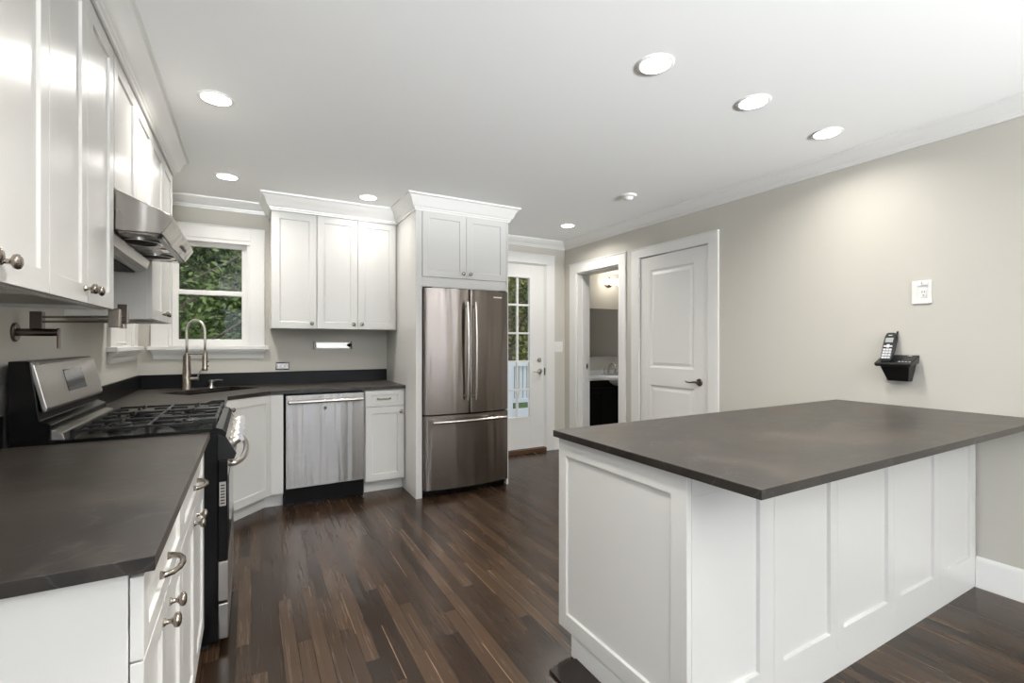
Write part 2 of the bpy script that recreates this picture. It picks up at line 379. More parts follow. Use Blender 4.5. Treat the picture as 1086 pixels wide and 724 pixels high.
# mouldings: one path with the room on its left, mitred at every corner
CXR, CXL, UY, FY = 2.055, 1.19, 4.32, 3.765
crown = lambda z0: [(0, z0), (.010, z0), (.012, z0+.012), (.018, z0+.016), (.020, z0+.026), (.034, z0+.036), (.054, CH-.036), (.070, CH-.022), (.074, CH-.016), (.084, CH-.013), (.086, CH), (0, CH)]
path = [(XR, YF), (XR, YB), (CXR, YB), (CXR, FY), (CXL, FY), (CXL, UY), (.155, UY), (.155, YB), (XL, YB), (XL, 3.745), (-.44, 3.745), (-.44, 0.68), (XL, 0.68), (XL, YF)]
def moulding(n, i0, i1, z0, label):
    bm = bm_new(); sweep(bm, path, crown(z0), i0, i1); struct('trim_%d' % n, bm, 'trim', label, 'crown moulding', smooth=True)
moulding(1, 0, 1, 2.412, 'white crown moulding along the right wall')
moulding(2, 1, 2, 2.412, 'white crown moulding above the glass door')
moulding(3, 2, 5, 2.375, 'white crown moulding around the cabinet over the refrigerator')
moulding(4, 5, 7, 2.37, 'white crown moulding on the three-door upper cabinets right of the window')
moulding(5, 7, 9, 2.412, 'white crown moulding above the sink window')
moulding(6, 9, 12, 2.37, 'white crown moulding on the upper cabinets along the left wall')
moulding(7, 12, 13, 2.412, 'white crown moulding on the left wall behind the camera')
bp = [(0, 0), (.022, 0), (.022, .012), (.016, .02), (.016, .135), (.010, .15), (.004, .158), (0, .158)]
for nm, pth, lb in (('baseboard_right', [(XR, YF), (XR, 0.985)], 'white baseboard on the right wall below the island end'),
                    ('baseboard_hall', [(XR, 1.62), (XR, 2.549)], 'white baseboard between the island and the closed white door'),
                    ('baseboard_corner', [(XR, 4.60), (XR, YB), (3.20, YB)], 'white baseboard in the corner beside the glass door')):
    bm = bm_new(); sweep(bm, pth, bp); struct(nm, bm, 'trim', lb, 'baseboard', smooth=True)

# ------------------------------------------------------------------ recessed ceiling lamps
LM = [(-.147, 2.763, 'white recessed ceiling lamp nearest the range hood'), (-.145, 4.022, 'white recessed ceiling lamp nearest the sink window'),
      (.864, 4.024, 'white recessed ceiling lamp in front of the three-door upper cabinet'), (2.879, 3.991, 'small white recessed ceiling lamp in the far corner by the bathroom doorway'),
      (1.546, 1.494, 'leftmost of the three recessed ceiling lamps above the island'), (2.221, 1.488, 'middle one of the three recessed ceiling lamps above the island'),
      (2.923, 1.502, 'recessed ceiling lamp above the island nearest the right wall'),
      (.45, .75, 'recessed ceiling lamp above the aisle just ahead of the camera'), (0.3, -1.2, 'recessed ceiling lamp behind the camera on the left'), (1.5, -1.2, 'recessed ceiling lamp behind the camera in the middle'), (2.7, -1.2, 'recessed ceiling lamp behind the camera on the right'),  # aisle lamp and rear lamps are added out of view for light
      (0.3, -3.8, 'recessed ceiling lamp far behind the camera on the left'), (2.3, -3.8, 'recessed ceiling lamp far behind the camera on the right')]  # this far pair is added for light too
for x, y, lb in LM:
    t = thing('recessed_lamp', lb, 'ceiling lamp', (x, y, CH-.014), 'recessed lamps in the kitchen ceiling')
    bm = bm_new(); lathe(bm, (x, y, CH-.001), (0, 0, -1), [(0, .080), (.003, .080), (.005, .077), (.005, .066), (.001, .064)], 32)
    obj('trim_ring', bm, 'trim', t, smooth=True)
    bm = bm_new(); lathe(bm, (x, y, CH-.001), (0, 0, -1), [(0, .064), (.006, .062), (.008, .045), (.009, 0)], 32)
    obj('lens', bm, 'lens', t, smooth=True)
    l = bpy.data.lights.new('lamp_light', 'AREA'); l.shape = 'DISK'; l.size = .12; l.energy = LAMP_W*{(.864, 4.024): .3, (-.147, 2.763): .7, (2.923, 1.502): .55, (.45, .75): 1.9}.get((x, y), 1) if y > .5 else LAMP_W*.3; l.spread = math.radians(150); l.color = (1, .965, .92)
    lo = bpy.data.objects.new('lamp_light', l); C.objects.link(lo); lo.parent = t; lo.location = (0, 0, -.004)
t = thing('smoke_detector', 'small round white smoke detector on the ceiling near the doors', 'smoke detector', (2.731, 2.929, CH-.045))
bm = bm_new(); lathe(bm, (2.731, 2.929, CH), (0, 0, -1), [(0, .062), (.012, .062), (.016, .057), (.018, .045)], 28); obj('base_plate', bm, 'white_plastic', t, smooth=True)
bm = bm_new(); lathe(bm, (2.731, 2.929, CH-.018), (0, 0, -1), [(0, .036), (.010, .034), (.020, .026), (.024, .012), (.025, 0)], 24); obj('sensor_dome', bm, 'white_plastic', t, smooth=True)

# ------------------------------------------------------------------ windows
def window(n, F, a0, a1, z0, z1, label, wl, wr, depth=.16):
    t = thing('window_%d' % n, label, 'window', F.p((a0+a1)/2, 0, z0-.11), kind='structure')
    bm = bm_new()
    for b in ((wl, a0, z0, z1+.115), (a1, wr, z0, z1+.115), (a0, a1, z1, z1+.115)): fbox(bm, F, b[0], b[1], 0, .02, b[2], b[3])
    fbox(bm, F, wl-.004, wr+.004, 0, .027, z1+.105, z1+.115)
    obj('casing', bm, 'trim', t, .002)
    bm = bm_new()
    for b in ((a0, a0+.02, z0, z1), (a1-.02, a1, z0, z1), (a0, a1, z1-.015, z1), (a0, a1, z0, z0+.01)): fbox(bm, F, b[0], b[1], -depth, 0, b[2], b[3])
    fbox(bm, F, a0, a1, -.02, .012, z1-.03, z1)
    obj('jamb', bm, 'trim', t, .001)
    bm = bm_new(); fbox(bm, F, wl-.018, wr+.03, -.02, .055, z0-.03, z0+.003); obj('stool', bm, 'trim', t, .004)
    bm = bm_new(); prof = [(0, z0-.105), (.010, z0-.105), (.012, z0-.085), (.016, z0-.07), (.030, z0-.055), (.034, z0-.045), (.044, z0-.042), (.044, z0-.03), (0, z0-.03)]
    A = [bm.verts.new(F.p(wl+.02+o*.0, o, z)) for o, z in prof]; B = [bm.verts.new(F.p(wr-.012, o, z)) for o, z in prof]
    for v, s in ((A, -1), (B, 1)):
        for q, (o, z) in zip(v, prof): q.co += F.u*(s*o*.4)
    bm.faces.new(A); bm.faces.new(B[::-1])
    for k in range(len(prof)): j = (k+1) % len(prof); bm.faces.new([A[k], A[j], B[j], B[k]])
    obj('apron', bm, 'trim', t)
    zm = (z0+z1)/2
    for nm, n_, c0, c1, st, rt, rb in (('upper_sash', -.075, zm-.02, z1-.015, .042, .045, .04), ('lower_sash', -.04, z0+.01, zm+.02, .042, .04, .05)):
        bm = bm_new(); s0, s1 = a0+.02, a1-.02
        for b in ((s0, s0+st, c0, c1), (s1-st, s1, c0, c1), (s0+st, s1-st, c1-rt, c1), (s0+st, s1-st, c0, c0+rb)): fbox(bm, F, b[0], b[1], n_-.03, n_, b[2], b[3])
        s = obj(nm, bm, 'trim', t, .002)
        bm = bm_new(); fbox(bm, F, s0+st, s1-st, n_-.017, n_-.013, c0+rb, c1-rt); obj('pane', bm, 'glass', s)
    return t
FB = Fr((0, YB, 0), (1, 0, 0), (0, -1, 0)); FL = Fr((XL, 0, 0), (0, 1, 0), (1, 0, 0)); FRW = Fr((XR, 0, 0), (0, 1, 0), (-1, 0, 0))
window(1, FB, -.58, 0.0, 1.255, 2.165, 'white double-hung window above the sink looking onto trees', -.695, .114)
window(2, FL, 3.93, 4.49, 1.255, 2.165, 'white window on the left wall beyond the range, mostly behind the upper cabinet', 3.80, 4.62)

bm = bm_new(); fbox(bm, FL, 3.955, 4.465, -.030, -.027, 1.285, 2.14); tube(bm, [FL.p(3.955, -.028, 1.285), FL.p(4.465, -.028, 1.285)], .006, 8)
tag(obj('roller_shade', bm, 'white_plastic'), 'white roller shade pulled down in the left wall window', 'window shade')

# ------------------------------------------------------------------ doors
def casing(bm, F, a0, a1, top, w, wt, l_out, r_out, th=.02):
    for x0, x1, c0, c1 in ((l_out, a0, 0, top), (a1, r_out, 0, top), (l_out, r_out, top, top+wt)):
        fbox(bm, F, x0, x1, 0, th, c0, c1)
    fbox(bm, F, l_out-.004, r_out+.004, 0, th+.008, top+wt-.012, top+wt)
# closed two-panel door in the right wall (hinges at the far side)
t = thing('door_2', 'closed white two-panel interior door with dark lever in the right wall', 'door', (XR, 3.05, 0), kind='structure')
bm = bm_new(); casing(bm, FRW, 2.648, 3.445, 2.115, .1, .095, 2.549, 3.552); obj('casing', bm, 'trim', t, .002)
def panel_door(F, a0, a1, z0, z1, n0, n1, panels, parent):
    bm = bm_new(); us = sorted({a0, a1, *[p[0] for p in panels], *[p[1] for p in panels]}); zs = sorted({z0, z1, *[p[2] for p in panels], *[p[3] for p in panels]})
    for a, b in zip(us, us[1:]):
        for c, d in zip(zs, zs[1:]):
            if any(p[0] < (a+b)/2 < p[1] and p[2] < (c+d)/2 < p[3] for p in panels): continue
            bm.faces.new([bm.verts.new(F.p(*q)) for q in ((a, n1, c), (b, n1, c), (b, n1, d), (a, n1, d))])
    for a, b, c, d in panels:
        rings = []
        for ins, dp in ((0, 0), (.012, .007), (.024, .009), (.050, .003)):
            rings.append([bm.verts.new(F.p(*q)) for q in ((a+ins, n1-dp, c+ins), (b-ins, n1-dp, c+ins), (b-ins, n1-dp, d-ins), (a+ins, n1-dp, d-ins))])
        for X, Y in zip(rings, rings[1:]):
            for k in range(4): j = (k+1) % 4; bm.faces.new([X[k], X[j], Y[j], Y[k]])
        bm.faces.new(rings[-1])
    O = [bm.verts.new(F.p(*q)) for q in ((a0, n1, z0), (a1, n1, z0), (a1, n1, z1), (a0, n1, z1))]; I = [bm.verts.new(F.p(*q)) for q in ((a0, n0, z0), (a1, n0, z0), (a1, n0, z1), (a0, n0, z1))]
    for k in range(4): j = (k+1) % 4; bm.faces.new([O[k], O[j], I[j], I[k]])
    bm.faces.new(I)
    bmesh.ops.remove_doubles(bm, verts=bm.verts[:], dist=1e-5)
    return obj('slab', bm, 'trim', parent)
sl = panel_door(FRW, 2.652, 3.438, .008, 2.108, -.04, .0, [(2.80, 3.315, 1.05, 1.98), (2.80, 3.315, .22, .885)], t)
def lever(F, a, z, n, d, parent, m='dark_nickel'):
    bm = bm_new(); lathe(bm, F.p(a, n, z), F.n, [(0, .033), (.004, .033), (.010, .028), (.012, .014), (.04, .011), (.046, 0)], 24)
    r = obj('rose', bm, m, parent, smooth=True)
    bm = bm_new(); pts = bez(F.p(a, n+.042, z), F.p(a+d*.03, n+.05, z+.012), F.p(a+d*.06, n+.046, z-.016), F.p(a+d*.115, n+.044, z+.006), 12)
    tube(bm, pts, [.010, .010, .009, .0085, .008, .0075, .007, .0068, .0066, .0064, .0062, .006, .0045], 10); obj('lever_handle', bm, m, parent, smooth='all')
lever(FRW, 2.745, .945, 0, 1, t)
for z in (.25, 1.88):
    bm = bm_new(); fbox(bm, FRW, 3.436, 3.452, -.002, .004, z-.045, z+.045); lathe(bm, FRW.p(3.443, .008, z-.05), (0, 0, 1), [(0, .006), (.1, .006)], 10); obj('hinge', bm, 'satin', t)
# bathroom doorway
t = thing('door_1', 'open white-cased doorway into the bathroom', 'doorway', (XR, 4.1, 0), kind='structure')
bm = bm_new(); casing(bm, FRW, 3.74, 4.47, 2.10, .1, .115, 3.640, 4.595); obj('casing', bm, 'trim', t, .002)
bm = bm_new()
for b in ((3.74, 3.755, 0, 2.10), (4.455, 4.47, 0, 2.10), (3.755, 4.455, 2.085, 2.10)): fbox(bm, FRW, b[0], b[1], -.175, 0, b[2], b[3])
fbox(bm, FRW, 4.443, 4.455, -.11, -.06, 0, 2.085); fbox(bm, FRW, 3.755, 3.767, -.11, -.06, 0, 2.085); obj('jamb', bm, 'trim', t, .001)
bm = bm_new(); fbox(bm, FRW, 4.4535, 4.4555, -.150, -.120, .97, 1.04); obj('strike_plate', bm, 'satin', t)
bm = bm_new(); fbox(bm, FRW, 4.4525, 4.4536, -.142, -.128, .985, 1.025); obj('strike_hole', bm, 'matt_black', t)
# glass door in the back wall
t = thing('door_3', 'white back door with a grid of glass panes beside the refrigerator', 'door', (2.6, YB, 0), kind='structure')
bm = bm_new(); casing(bm, FB, 2.17, 3.08, 2.21, .12, .115, 2.06, 3.20); obj('casing', bm, 'trim', t, .002)
bm = bm_new(); fbox(bm, FB, 2.17, 2.182, -.15, 0, .05, 2.21); fbox(bm, FB, 3.068, 3.08, -.15, 0, .05, 2.21); fbox(bm, FB, 2.182, 3.068, -.15, 0, 2.20, 2.21); obj('jamb', bm, 'trim', t)
bm = bm_new(); fbox(bm, FB, 2.17, 3.08, -.15, .03, 0, .045); obj('threshold', bm, 'threshold', t, .004)
gx = [2.375, 2.542, 2.709, 2.877]; gz = [.41+.3285*i for i in range(6)]
bm = bm_new()
for b in ((2.184, gx[0], .05, 2.198), (gx[3], 3.066, .05, 2.198), (gx[0], gx[3], .05, gz[0]), (gx[0], gx[3], gz[5], 2.198)): fbox(bm, FB, b[0], b[1], -.055, -.012, b[2], b[3])
s = obj('slab', bm, 'trim', t, .001)
bm = bm_new()
for x in gx[1:3]: fbox(bm, FB, x-.011, x+.011, -.045, -.018, gz[0], gz[5])
for z in gz[1:5]: fbox(bm, FB, gx[0], gx[3], -.044, -.019, z-.011, z+.011)
for b in ((gx[0]-.012, gx[0]+.012, gz[0]-.012, gz[5]+.012), (gx[3]-.012, gx[3]+.012, gz[0]-.012, gz[5]+.012), (gx[0], gx[3], gz[0]-.012, gz[0]+.012), (gx[0], gx[3], gz[5]-.012, gz[5]+.012)): fbox(bm, FB, b[0], b[1], -.05, -.006, b[2], b[3])
obj('muntins', bm, 'trim', s, .001)
bm = bm_new(); fbox(bm, FB, gx[0], gx[3], -.034, -.030, gz[0], gz[5]); obj('glass_panes', bm, 'glass', s)
bm = bm_new(); lathe(bm, FB.p(3.003, -.012, 1.085), FB.n, [(0, .028), (.006, .028), (.012, .022), (.016, .020), (.02, 0)], 20); obj('deadbolt', bm, 'satin', t, smooth=True)
lever(FB, 3.005, .945, -.012, -1, t, 'satin')
bm = bm_new(); fbox(bm, FB, 3.066, 3.074, -.02, .006, .90, .985); obj('latch_plate', bm, 'dark_nickel', t)

# ------------------------------------------------------------------ upper cabinets
def cab_box(parent, F, a0, a1, d, z0, z1, m='cabinet', name='carcass'):
    bm = bm_new(); fbox(bm, F, a0, a1, -d, 0, z0, z1); return obj(name, bm, m, parent, .001)
FU = Fr((-.46, 0, 0), (0, 1, 0), (1, 0, 0))      # front plane of the left upper carcasses; doors add 2 cm
UB, UT = 1.405, 2.345
def upper(F, a0, a1, z0, z1, d, doors, label, group=None, topfill=None, light=None):
    """doors: (d0, d1, knob position or None)"""
    t = thing('upper_cabinet', label, 'cabinet', F.p((a0+a1)/2, -d/2, z0), group)
    bm = bm_new(); fbox(bm, F, a0, a1, -d, 0, z0+.018, z1+.035)
    fbox(bm, F, a0, a1, -.018, 0, z0, z0+.018); fbox(bm, F, a0, a0+.016, -d, -.018, z0, z0+.018); fbox(bm, F, a1-.016, a1, -d, -.018, z0, z0+.018)
    obj('carcass', bm, 'cabinet', t, .001)
    bm = bm_new(); fbox(bm, F, a0+.016, a1-.016, -d+.001, -.018, z0+.014, z0+.0178); obj('bottom_panel', bm, 'inner', t)
    for d0, d1, k in doors:
        s = shaker(F, d0+.0015, d1-.0015, z0+.003, z1+.02, parent=t, fr=.055)
        if k is not None: knob(F, k, .02, z0+.045, s)
    return t
G1 = 'upper cabinets along the left wall'
upper(FU, .68, 1.60, UB, UT, .32, [(.685, 1.29, 1.245), (1.29, 1.60, 1.33)], 'white shaker upper cabinet nearest the camera at the left edge', G1)
upper(FU, 1.60, 2.245, UB, UT, .32, [(1.60, 1.92, 1.885), (1.92, 2.24, 1.957)], 'white shaker upper cabinet just left of the range hood with two knobs together', G1)
upper(FU, 2.247, 3.018, 1.86, UT, .32, [(2.25, 2.635, None), (2.635, 3.016, None)], 'short white upper cabinet directly above the range hood', G1)
upper(FU, 3.02, 3.745, UB, UT, .32, [(3.022, 3.38, 3.345), (3.38, 3.743, 3.42)], 'white shaker upper cabinet on the far side of the range hood', G1)
FU2 = Fr((0, 4.34, 0), (1, 0, 0), (0, -1, 0))
G2 = 'upper cabinets on the back wall'
upper(FU2, .155, .498, UB-.003, UT, .375, [(.158, .497, .458)], 'single-door white upper cabinet right beside the sink window', G2)
upper(FU2, .499, 1.188, UB-.003, UT, .375, [(.500, .834, .797), (.835, 1.172, .870)], 'double-door white upper cabinet between single cabinet and refrigerator panel', G2)
t = thing('under_cabinet_light', 'grey strip light fixed under the nearest left upper cabinet', 'light fixture', (-.55, 1.45, 1.40))
obj('housing', nb(-.62, -.50, 1.05, 1.50, 1.398, 1.419), 'slot', t, .003); obj('diffuser', nb(-.61, -.51, 1.06, 1.49, 1.394, 1.398), 'screen', t)

# refrigerator surround
FF = Fr((0, FY+.018, 0), (1, 0, 0), (0, -1, 0))
t = thing('refrigerator_surround', 'tall white panels and two-door cabinet built around the refrigerator', 'cabinet', (1.64, 4.2, 0))
for q0, q1 in ((CXL, 1.243), (2.036, CXR)): obj('side_panel', nb(q0, q1, FY, YB-.002, 0, CH-.03), 'cabinet', t, .0015)
cab_box(t, FF, 1.244, 2.035, .90, 1.832, 2.46)
bm = nb(1.244, 2.035, FY+.004, FY+.024, 1.752, 1.832); obj('filler_strip', bm, 'cabinet', t, .001)
for d0, d1, k in ((1.247, 1.639, 1.605), (1.641, 2.033, 1.672)):
    s = shaker(FF, d0, d1, 1.836, 2.383, parent=t, fr=.058); knob(FF, k, .02, 1.877, s)

# ------------------------------------------------------------------ refrigerator
t = thing('refrigerator', 'stainless steel french-door refrigerator with bottom freezer drawer', 'refrigerator', (1.64, 4.1, 0))
bm = nb(1.252, 2.027, 3.775, 4.60, .03, 1.735); obj('body', bm, 'matt_black', t, .003)
bm = nb(1.262, 2.017, 3.80, 3.86, .0, .055); box(bm, 1.27, 2.01, 3.765, 3.80, .012, .05); obj('toe_grille', bm, 'black', t)
def bow(x0, x1, yb, yf0, yf1, z0, z1, xa, xb, n=24):
    """bowed front: depth follows one arc from xa to xb"""
    bm = bm_new(); pts = []
    def yf(x):
        s = (x-xa)/(xb-xa)*2-1; return yf0+(yf1-yf0)*(1-s*s)
    pts.append((x0, yb))
    e = .006
    xs = [x0, x0+.002, x0+e]+[x0+e+(x1-x0-2*e)*i/n for i in range(1, n)]+[x1-e, x1-.002, x1]
    for i, x in enumerate(xs):
        y = yf(x)
        if i == 0 or i == len(xs)-1: y += .008
        if i == 1 or i == len(xs)-2: y += .003
        pts.append((x, y))
    pts.append((x1, yb))
    prism(bm, pts, lambda p, a: (p[0], p[1], a), z0, z1); return bm
FX0, FX1 = 1.250, 2.030
d1 = obj('door', bow(FX0, 1.637, 3.775, 3.728, 3.690, .690, 1.738, FX0, FX1), 'fridge_steel', t, smooth=True)
d2 = obj('door', bow(1.643, FX1, 3.775, 3.728, 3.690, .690, 1.738, FX0, FX1), 'fridge_steel', t, smooth=True)
dr = obj('freezer_drawer', bow(FX0, FX1, 3.775, 3.728, 3.690, .065, .678, FX0, FX1), 'fridge_steel', t, smooth=True)
def bar_handle(pts, r, posts, parent, m='pull_steel'):
    bm = bm_new(); tube(bm, pts, r, 12)
    for a, b in posts: tube(bm, [a, b], .008, 8)
    return obj('handle', bm, m, parent, smooth=True)
for x, d in ((1.603, d1), (1.677, d2)):
    s = -1 if x < 1.64 else 1
    pts = [(x+s*.012*0, 3.648-.018*math.sin(PI*i/12), .80+.83*i/12) for i in range(13)]
    bar_handle(pts, [.009]+[.0125]*11+[.009], [((x, 3.70, .835), (x, 3.643, .835)), ((x, 3.70, 1.595), (x, 3.643, 1.595))], d)
pts = [(1.300+.68*i/12, 3.650-.020*math.sin(PI*i/12), .632) for i in range(13)]
bar_handle(pts, .0125, [((1.335, 3.72, .632), (1.335, 3.645, .632)), ((1.945, 3.72, .632), (1.945, 3.645, .632))], dr)
bm = nb(1.872, 1.955, 3.7035, 3.712, 1.679, 1.689); obj('badge', bm, 'satin', d2)
for x in (1.29, 1.99): obj('hinge_cover', nb(x-.03, x+.03, 3.74, 3.80, 1.738, 1.75), 'matt_black', t, .003)

# ------------------------------------------------------------------ base cabinets
FBL = Fr((-.185, 0, 0), (0, 1, 0), (1, 0, 0))
def base_left(a0, a1, label, cen, hb, end=False):
    t = thing('base_cabinet', label, 'cabinet', (-.48, (a0+a1)/2, 0), 'base cabinets of the near left counter')
    obj('carcass', nb(XL+.003, -.187, a0, a1, .10, .885), 'cabinet', t, .001)
    obj('toe_kick', nb(XL+.003, -.255, a0+(.0 if end else 0), a1, 0, .10), 'cabinet', t)
    w0, w1 = a0+(.0 if end else .002), a1-.002
    s = shaker(FBL, w0, w1, .722, .870, parent=t, fr=.05, frz=.038, name='drawer'); arch_pull(FBL, hb, .02, .795, .105, s)
    for d0, d1, k in ((w0, cen-.001, cen-.048), (cen+.001, w1, cen+.048)):
        s = shaker(FBL, d0, d1, .115, .718, parent=t, fr=.055); knob(FBL, k, .02, .675, s)
base_left(1.05, 1.60, 'white base cabinet at the near end of the left counter', 1.315, 1.28)
base_left(1.601, 2.312, 'white base cabinet between the near cabinet and the range', 1.957, 1.957)
# corner sink cabinet with a diagonal front
poly = [(XL+.003, 3.092), (-.155, 3.092), (-.155, 3.778), (.127, 4.085), (.228, 4.085), (.228, YB-.003), (XL+.003, YB-.003)]
t = thing('corner_cabinet', 'white corner sink cabinet with a diagonal door beyond the range', 'cabinet', (-.3, 4.3, 0))
obj('carcass', zprism(poly, .105, .66), 'cabinet', t, .001)
bm = bm_new()
for p_, q_ in zip(poly, poly[1:]+poly[:1]):
    d_ = Vector((q_[0]-p_[0], q_[1]-p_[1], 0)); n_ = Vector((-d_.y, d_.x, 0)).normalized(); fbox(bm, Fr((p_[0], p_[1], 0), d_, n_), 0, d_.length, 0, .016, .6605, .885)
obj('top_frame', bm, 'cabinet', t)
obj('toe_kick', zprism([(XL+.003, 3.1), (-.195, 3.1), (-.195, 3.83), (.10, 4.15), (.228, 4.15), (.228, 4.3), (-.2, 4.3), (XL+.003, 4.3)], 0, .104), 'cabinet', t)
dv = Vector((.127+.155, 4.085-3.778, 0)); FD = Fr((-.155, 3.778, 0), dv, (dv.y, -dv.x, 0))
L = dv.length
s = shaker(FD, .006, L+.008, .112, .880, parent=t, fr=.058); knob(FD, .035, .02, .82, s)
bm = bm_new(); fbox(bm, Fr((.135, 4.085, 0), (1, 0, 0), (0, -1, 0)), .006, .092, 0, .02, .112, .880); obj('filler', bm, 'cabinet', t, .001)
bm = bm_new(); fbox(bm, Fr((-.155, 3.095, 0), (0, 1, 0), (1, 0, 0)), 0, .68, 0, .02, .112, .880); obj('side_filler', bm, 'cabinet', t, .001)
# drawer base next to the refrigerator panel
FBB = Fr((0, 4.085, 0), (1, 0, 0), (0, -1, 0))
t = thing('base_cabinet', 'narrow white base cabinet with one drawer between dishwasher and refrigerator', 'cabinet', (1.015, 4.4, 0))
obj('carcass', nb(.845, 1.187, 4.087, YB-.003, .10, .885), 'cabinet', t, .001); obj('toe_kick', nb(.845, 1.187, 4.155, YB-.003, 0, .10), 'cabinet', t)
s = shaker(FBB, .850, 1.178, .744, .874, parent=t, fr=.05, frz=.036, name='drawer'); arch_pull(FBB, 1.005, .02, .805, .105, s)
s = shaker(FBB, .850, 1.178, .110, .738, parent=t, fr=.058); knob(FBB, 1.147, .02, .690, s)
# dishwasher
t = thing('dishwasher', 'stainless steel dishwasher with a straight bar handle', 'dishwasher', (.54, 4.4, 0))
obj('tub', nb(.236, .838, 4.075, 4.66, .02, .880), 'matt_black', t)
obj('toe_plate', nb(.238, .836, 4.10, 4.135, .0, .125), 'black', t)
bm = bm_new()
pp = [(.243, 4.075), (.243, 4.048), (.247, 4.044), (.831, 4.044), (.835, 4.048), (.835, 4.075)]
prism(bm, pp, lambda p, a: (p[0], p[1], a), .148, .872); dw = obj('door', bm, 'dw_steel', t, smooth=True)
bar_handle([(.262, 3.995, .822), (.54, 3.995, .822), (.818, 3.995, .822)], .0125, [((.285, 4.045, .822), (.285, 3.995, .822)), ((.795, 4.045, .822), (.795, 3.995, .822))], dw)
bm = bm_new(); lathe(bm, (.530, 4.044, .762), (0, -1, 0), [(0, .013), (.0015, .013), (.0018, .0105), (.001, .0100), (.001, .007), (.002, .006), (.002, 0)], 24); obj('round_emblem', bm, 'dark_nickel', dw)

# ------------------------------------------------------------------ countertops and sink
ct0, ct1 = .887, .914
tag(obj('countertop', nb(XL+.002, -.145, 1.023, 2.318, ct0, ct1), 'stone', None, .0015), 'dark stone countertop at the near left, running up to the range', 'countertop')
# sink counter: a slab with a rotated square cutout for the sink
out = [(XL+.002, 3.086), (-.135, 3.086), (-.135, 3.79), (.140, 4.055), (1.189, 4.055), (1.189, YB-.002), (XL+.002, YB-.002)]
e1 = Vector((.45, .39)).normalized(); e2 = Vector((-e1.y, e1.x)); s0 = Vector((-.375, 4.03)); sw, sd = .585, .33
hole = [s0, s0+e1*sw, s0+e1*sw+e2*sd, s0+e2*sd]
def slab_with_hole(out, hole, z0, z1):
    bm = bm_new()
    for z in (z0, z1):
        ov = [bm.verts.new((p[0], p[1], z)) for p in out]; hv = [bm.verts.new((p[0], p[1], z)) for p in hole]
        es = [bm.edges.new((ov[i], ov[(i+1) % len(ov)])) for i in range(len(ov))]+[bm.edges.new((hv[i], hv[(i+1) % 4])) for i in range(4)]
        bmesh.ops.triangle_fill(bm, use_beauty=True, edges=es)
        if z == z0: lo = (ov, hv)
    for A, B in ((lo[0], ov), (lo[1], hv)):
        for i in range(len(A)): j = (i+1) % len(A); bm.faces.new([A[i], A[j], B[j], B[i]])
    return bm
tag(obj('countertop', slab_with_hole(out, hole, ct0, ct1), 'stone'), 'dark stone corner countertop around the sink and over the dishwasher', 'countertop')
bm = bm_new(); hi = [s0+e1*.004+e2*.004, s0+e1*(sw-.004)+e2*.004, s0+e1*(sw-.004)+e2*(sd-.004), s0+e1*.004+e2*(sd-.004)]
ho = [s0-e1*.012-e2*.012, s0+e1*(sw+.012)-e2*.012, s0+e1*(sw+.012)+e2*(sd+.012), s0-e1*.012+e2*(sd+.012)]
R = lambda P, z: [bm.verts.new((p.x, p.y, z)) for p in P]
rr = [R(ho, .8855), R(ho, .69), R(ho, .69)]
A, B, Dn, E_ = R(ho, .8865), R(hi, .8865), R(hi, .70), R(ho, .69)
for X, Y in ((A, B), (B, Dn), (A, E_)):
    for k in range(4): j = (k+1) % 4; bm.faces.new([X[k], X[j], Y[j], Y[k]])
bm.faces.new(Dn); bm.faces.new(E_)
for ring in rr:
    for v in ring: bm.verts.remove(v)
t = thing('sink', 'black undermount sink set diagonally in the corner countertop', 'sink', (s0.x, s0.y+.2, .69))
obj('basin', bm, 'matt_black', t)
c = s0+e1*sw/2+e2*sd/2; bm = bm_new(); lathe(bm, (c.x, c.y, .700), (0, 0, 1), [(0, .045), (.003, .045), (.004, .03), (.001, .02), (.001, 0)], 24); obj('drain', bm, 'satin', t, smooth=True)
tag(obj('backsplash', nb(-.758, 1.189, YB-.022, YB-.002, ct1, 1.026), 'splash', None, .001), 'low black stone backsplash under the sink window', 'backsplash')
tag(obj('backsplash', nb(XL+.002, XL+.022, 3.086, YB-.002, ct1, 1.026), 'splash', None, .001), 'low black stone backsplash on the left wall beyond the range', 'backsplash')
tag(obj('backsplash', nb(XL+.002, XL+.022, 1.023, 2.318, ct1, 1.026), 'splash', None, .001), 'low black stone backsplash on the left wall before the range', 'backsplash')

# faucet
fx, fy = -.437, 4.515
t = thing('kitchen_faucet', 'tall brushed nickel spring-arch faucet behind the sink', 'faucet', (fx, fy, ct1))
bm = bm_new(); lathe(bm, (fx, fy, ct1), (0, 0, 1), [(0, .036), (.006, .036), (.010, .033), (.13, .029), (.26, .025), (.27, .025), (.272, .016), (.285, .015)], 24); obj('body', bm, 'nickel', t, smooth=True)
dx = Vector((.9, -.35, 0)).normalized()
P0 = Vector((fx, fy, ct1+.27)); reach = .133
pts = [P0+Vector((0, 0, .0)), P0+Vector((0, 0, .08)), P0+Vector((0, 0, .19))]
for i in range(1, 13):
    a = PI*i/12; pts.append(P0+Vector((0, 0, .19))+dx*(reach/2*(1-math.cos(a)))+Vector((0, 0, .092*math.sin(a))))
pts += [P0+dx*reach+Vector((0, 0, .10)), P0+dx*reach+Vector((0, 0, .03))]
bm = bm_new()
tube(bm, pts, .0095, 12)
obj('spring_hose', bm, 'satin', t, smooth='all')
bm = bm_new(); hp = P0+dx*reach
lathe(bm, hp+Vector((0, 0, .035)), (0, 0, -1), [(0, .012), (.01, .017), (.05, .019), (.135, .019), (.145, .022), (.155, .020), (.156, 0)], 20)
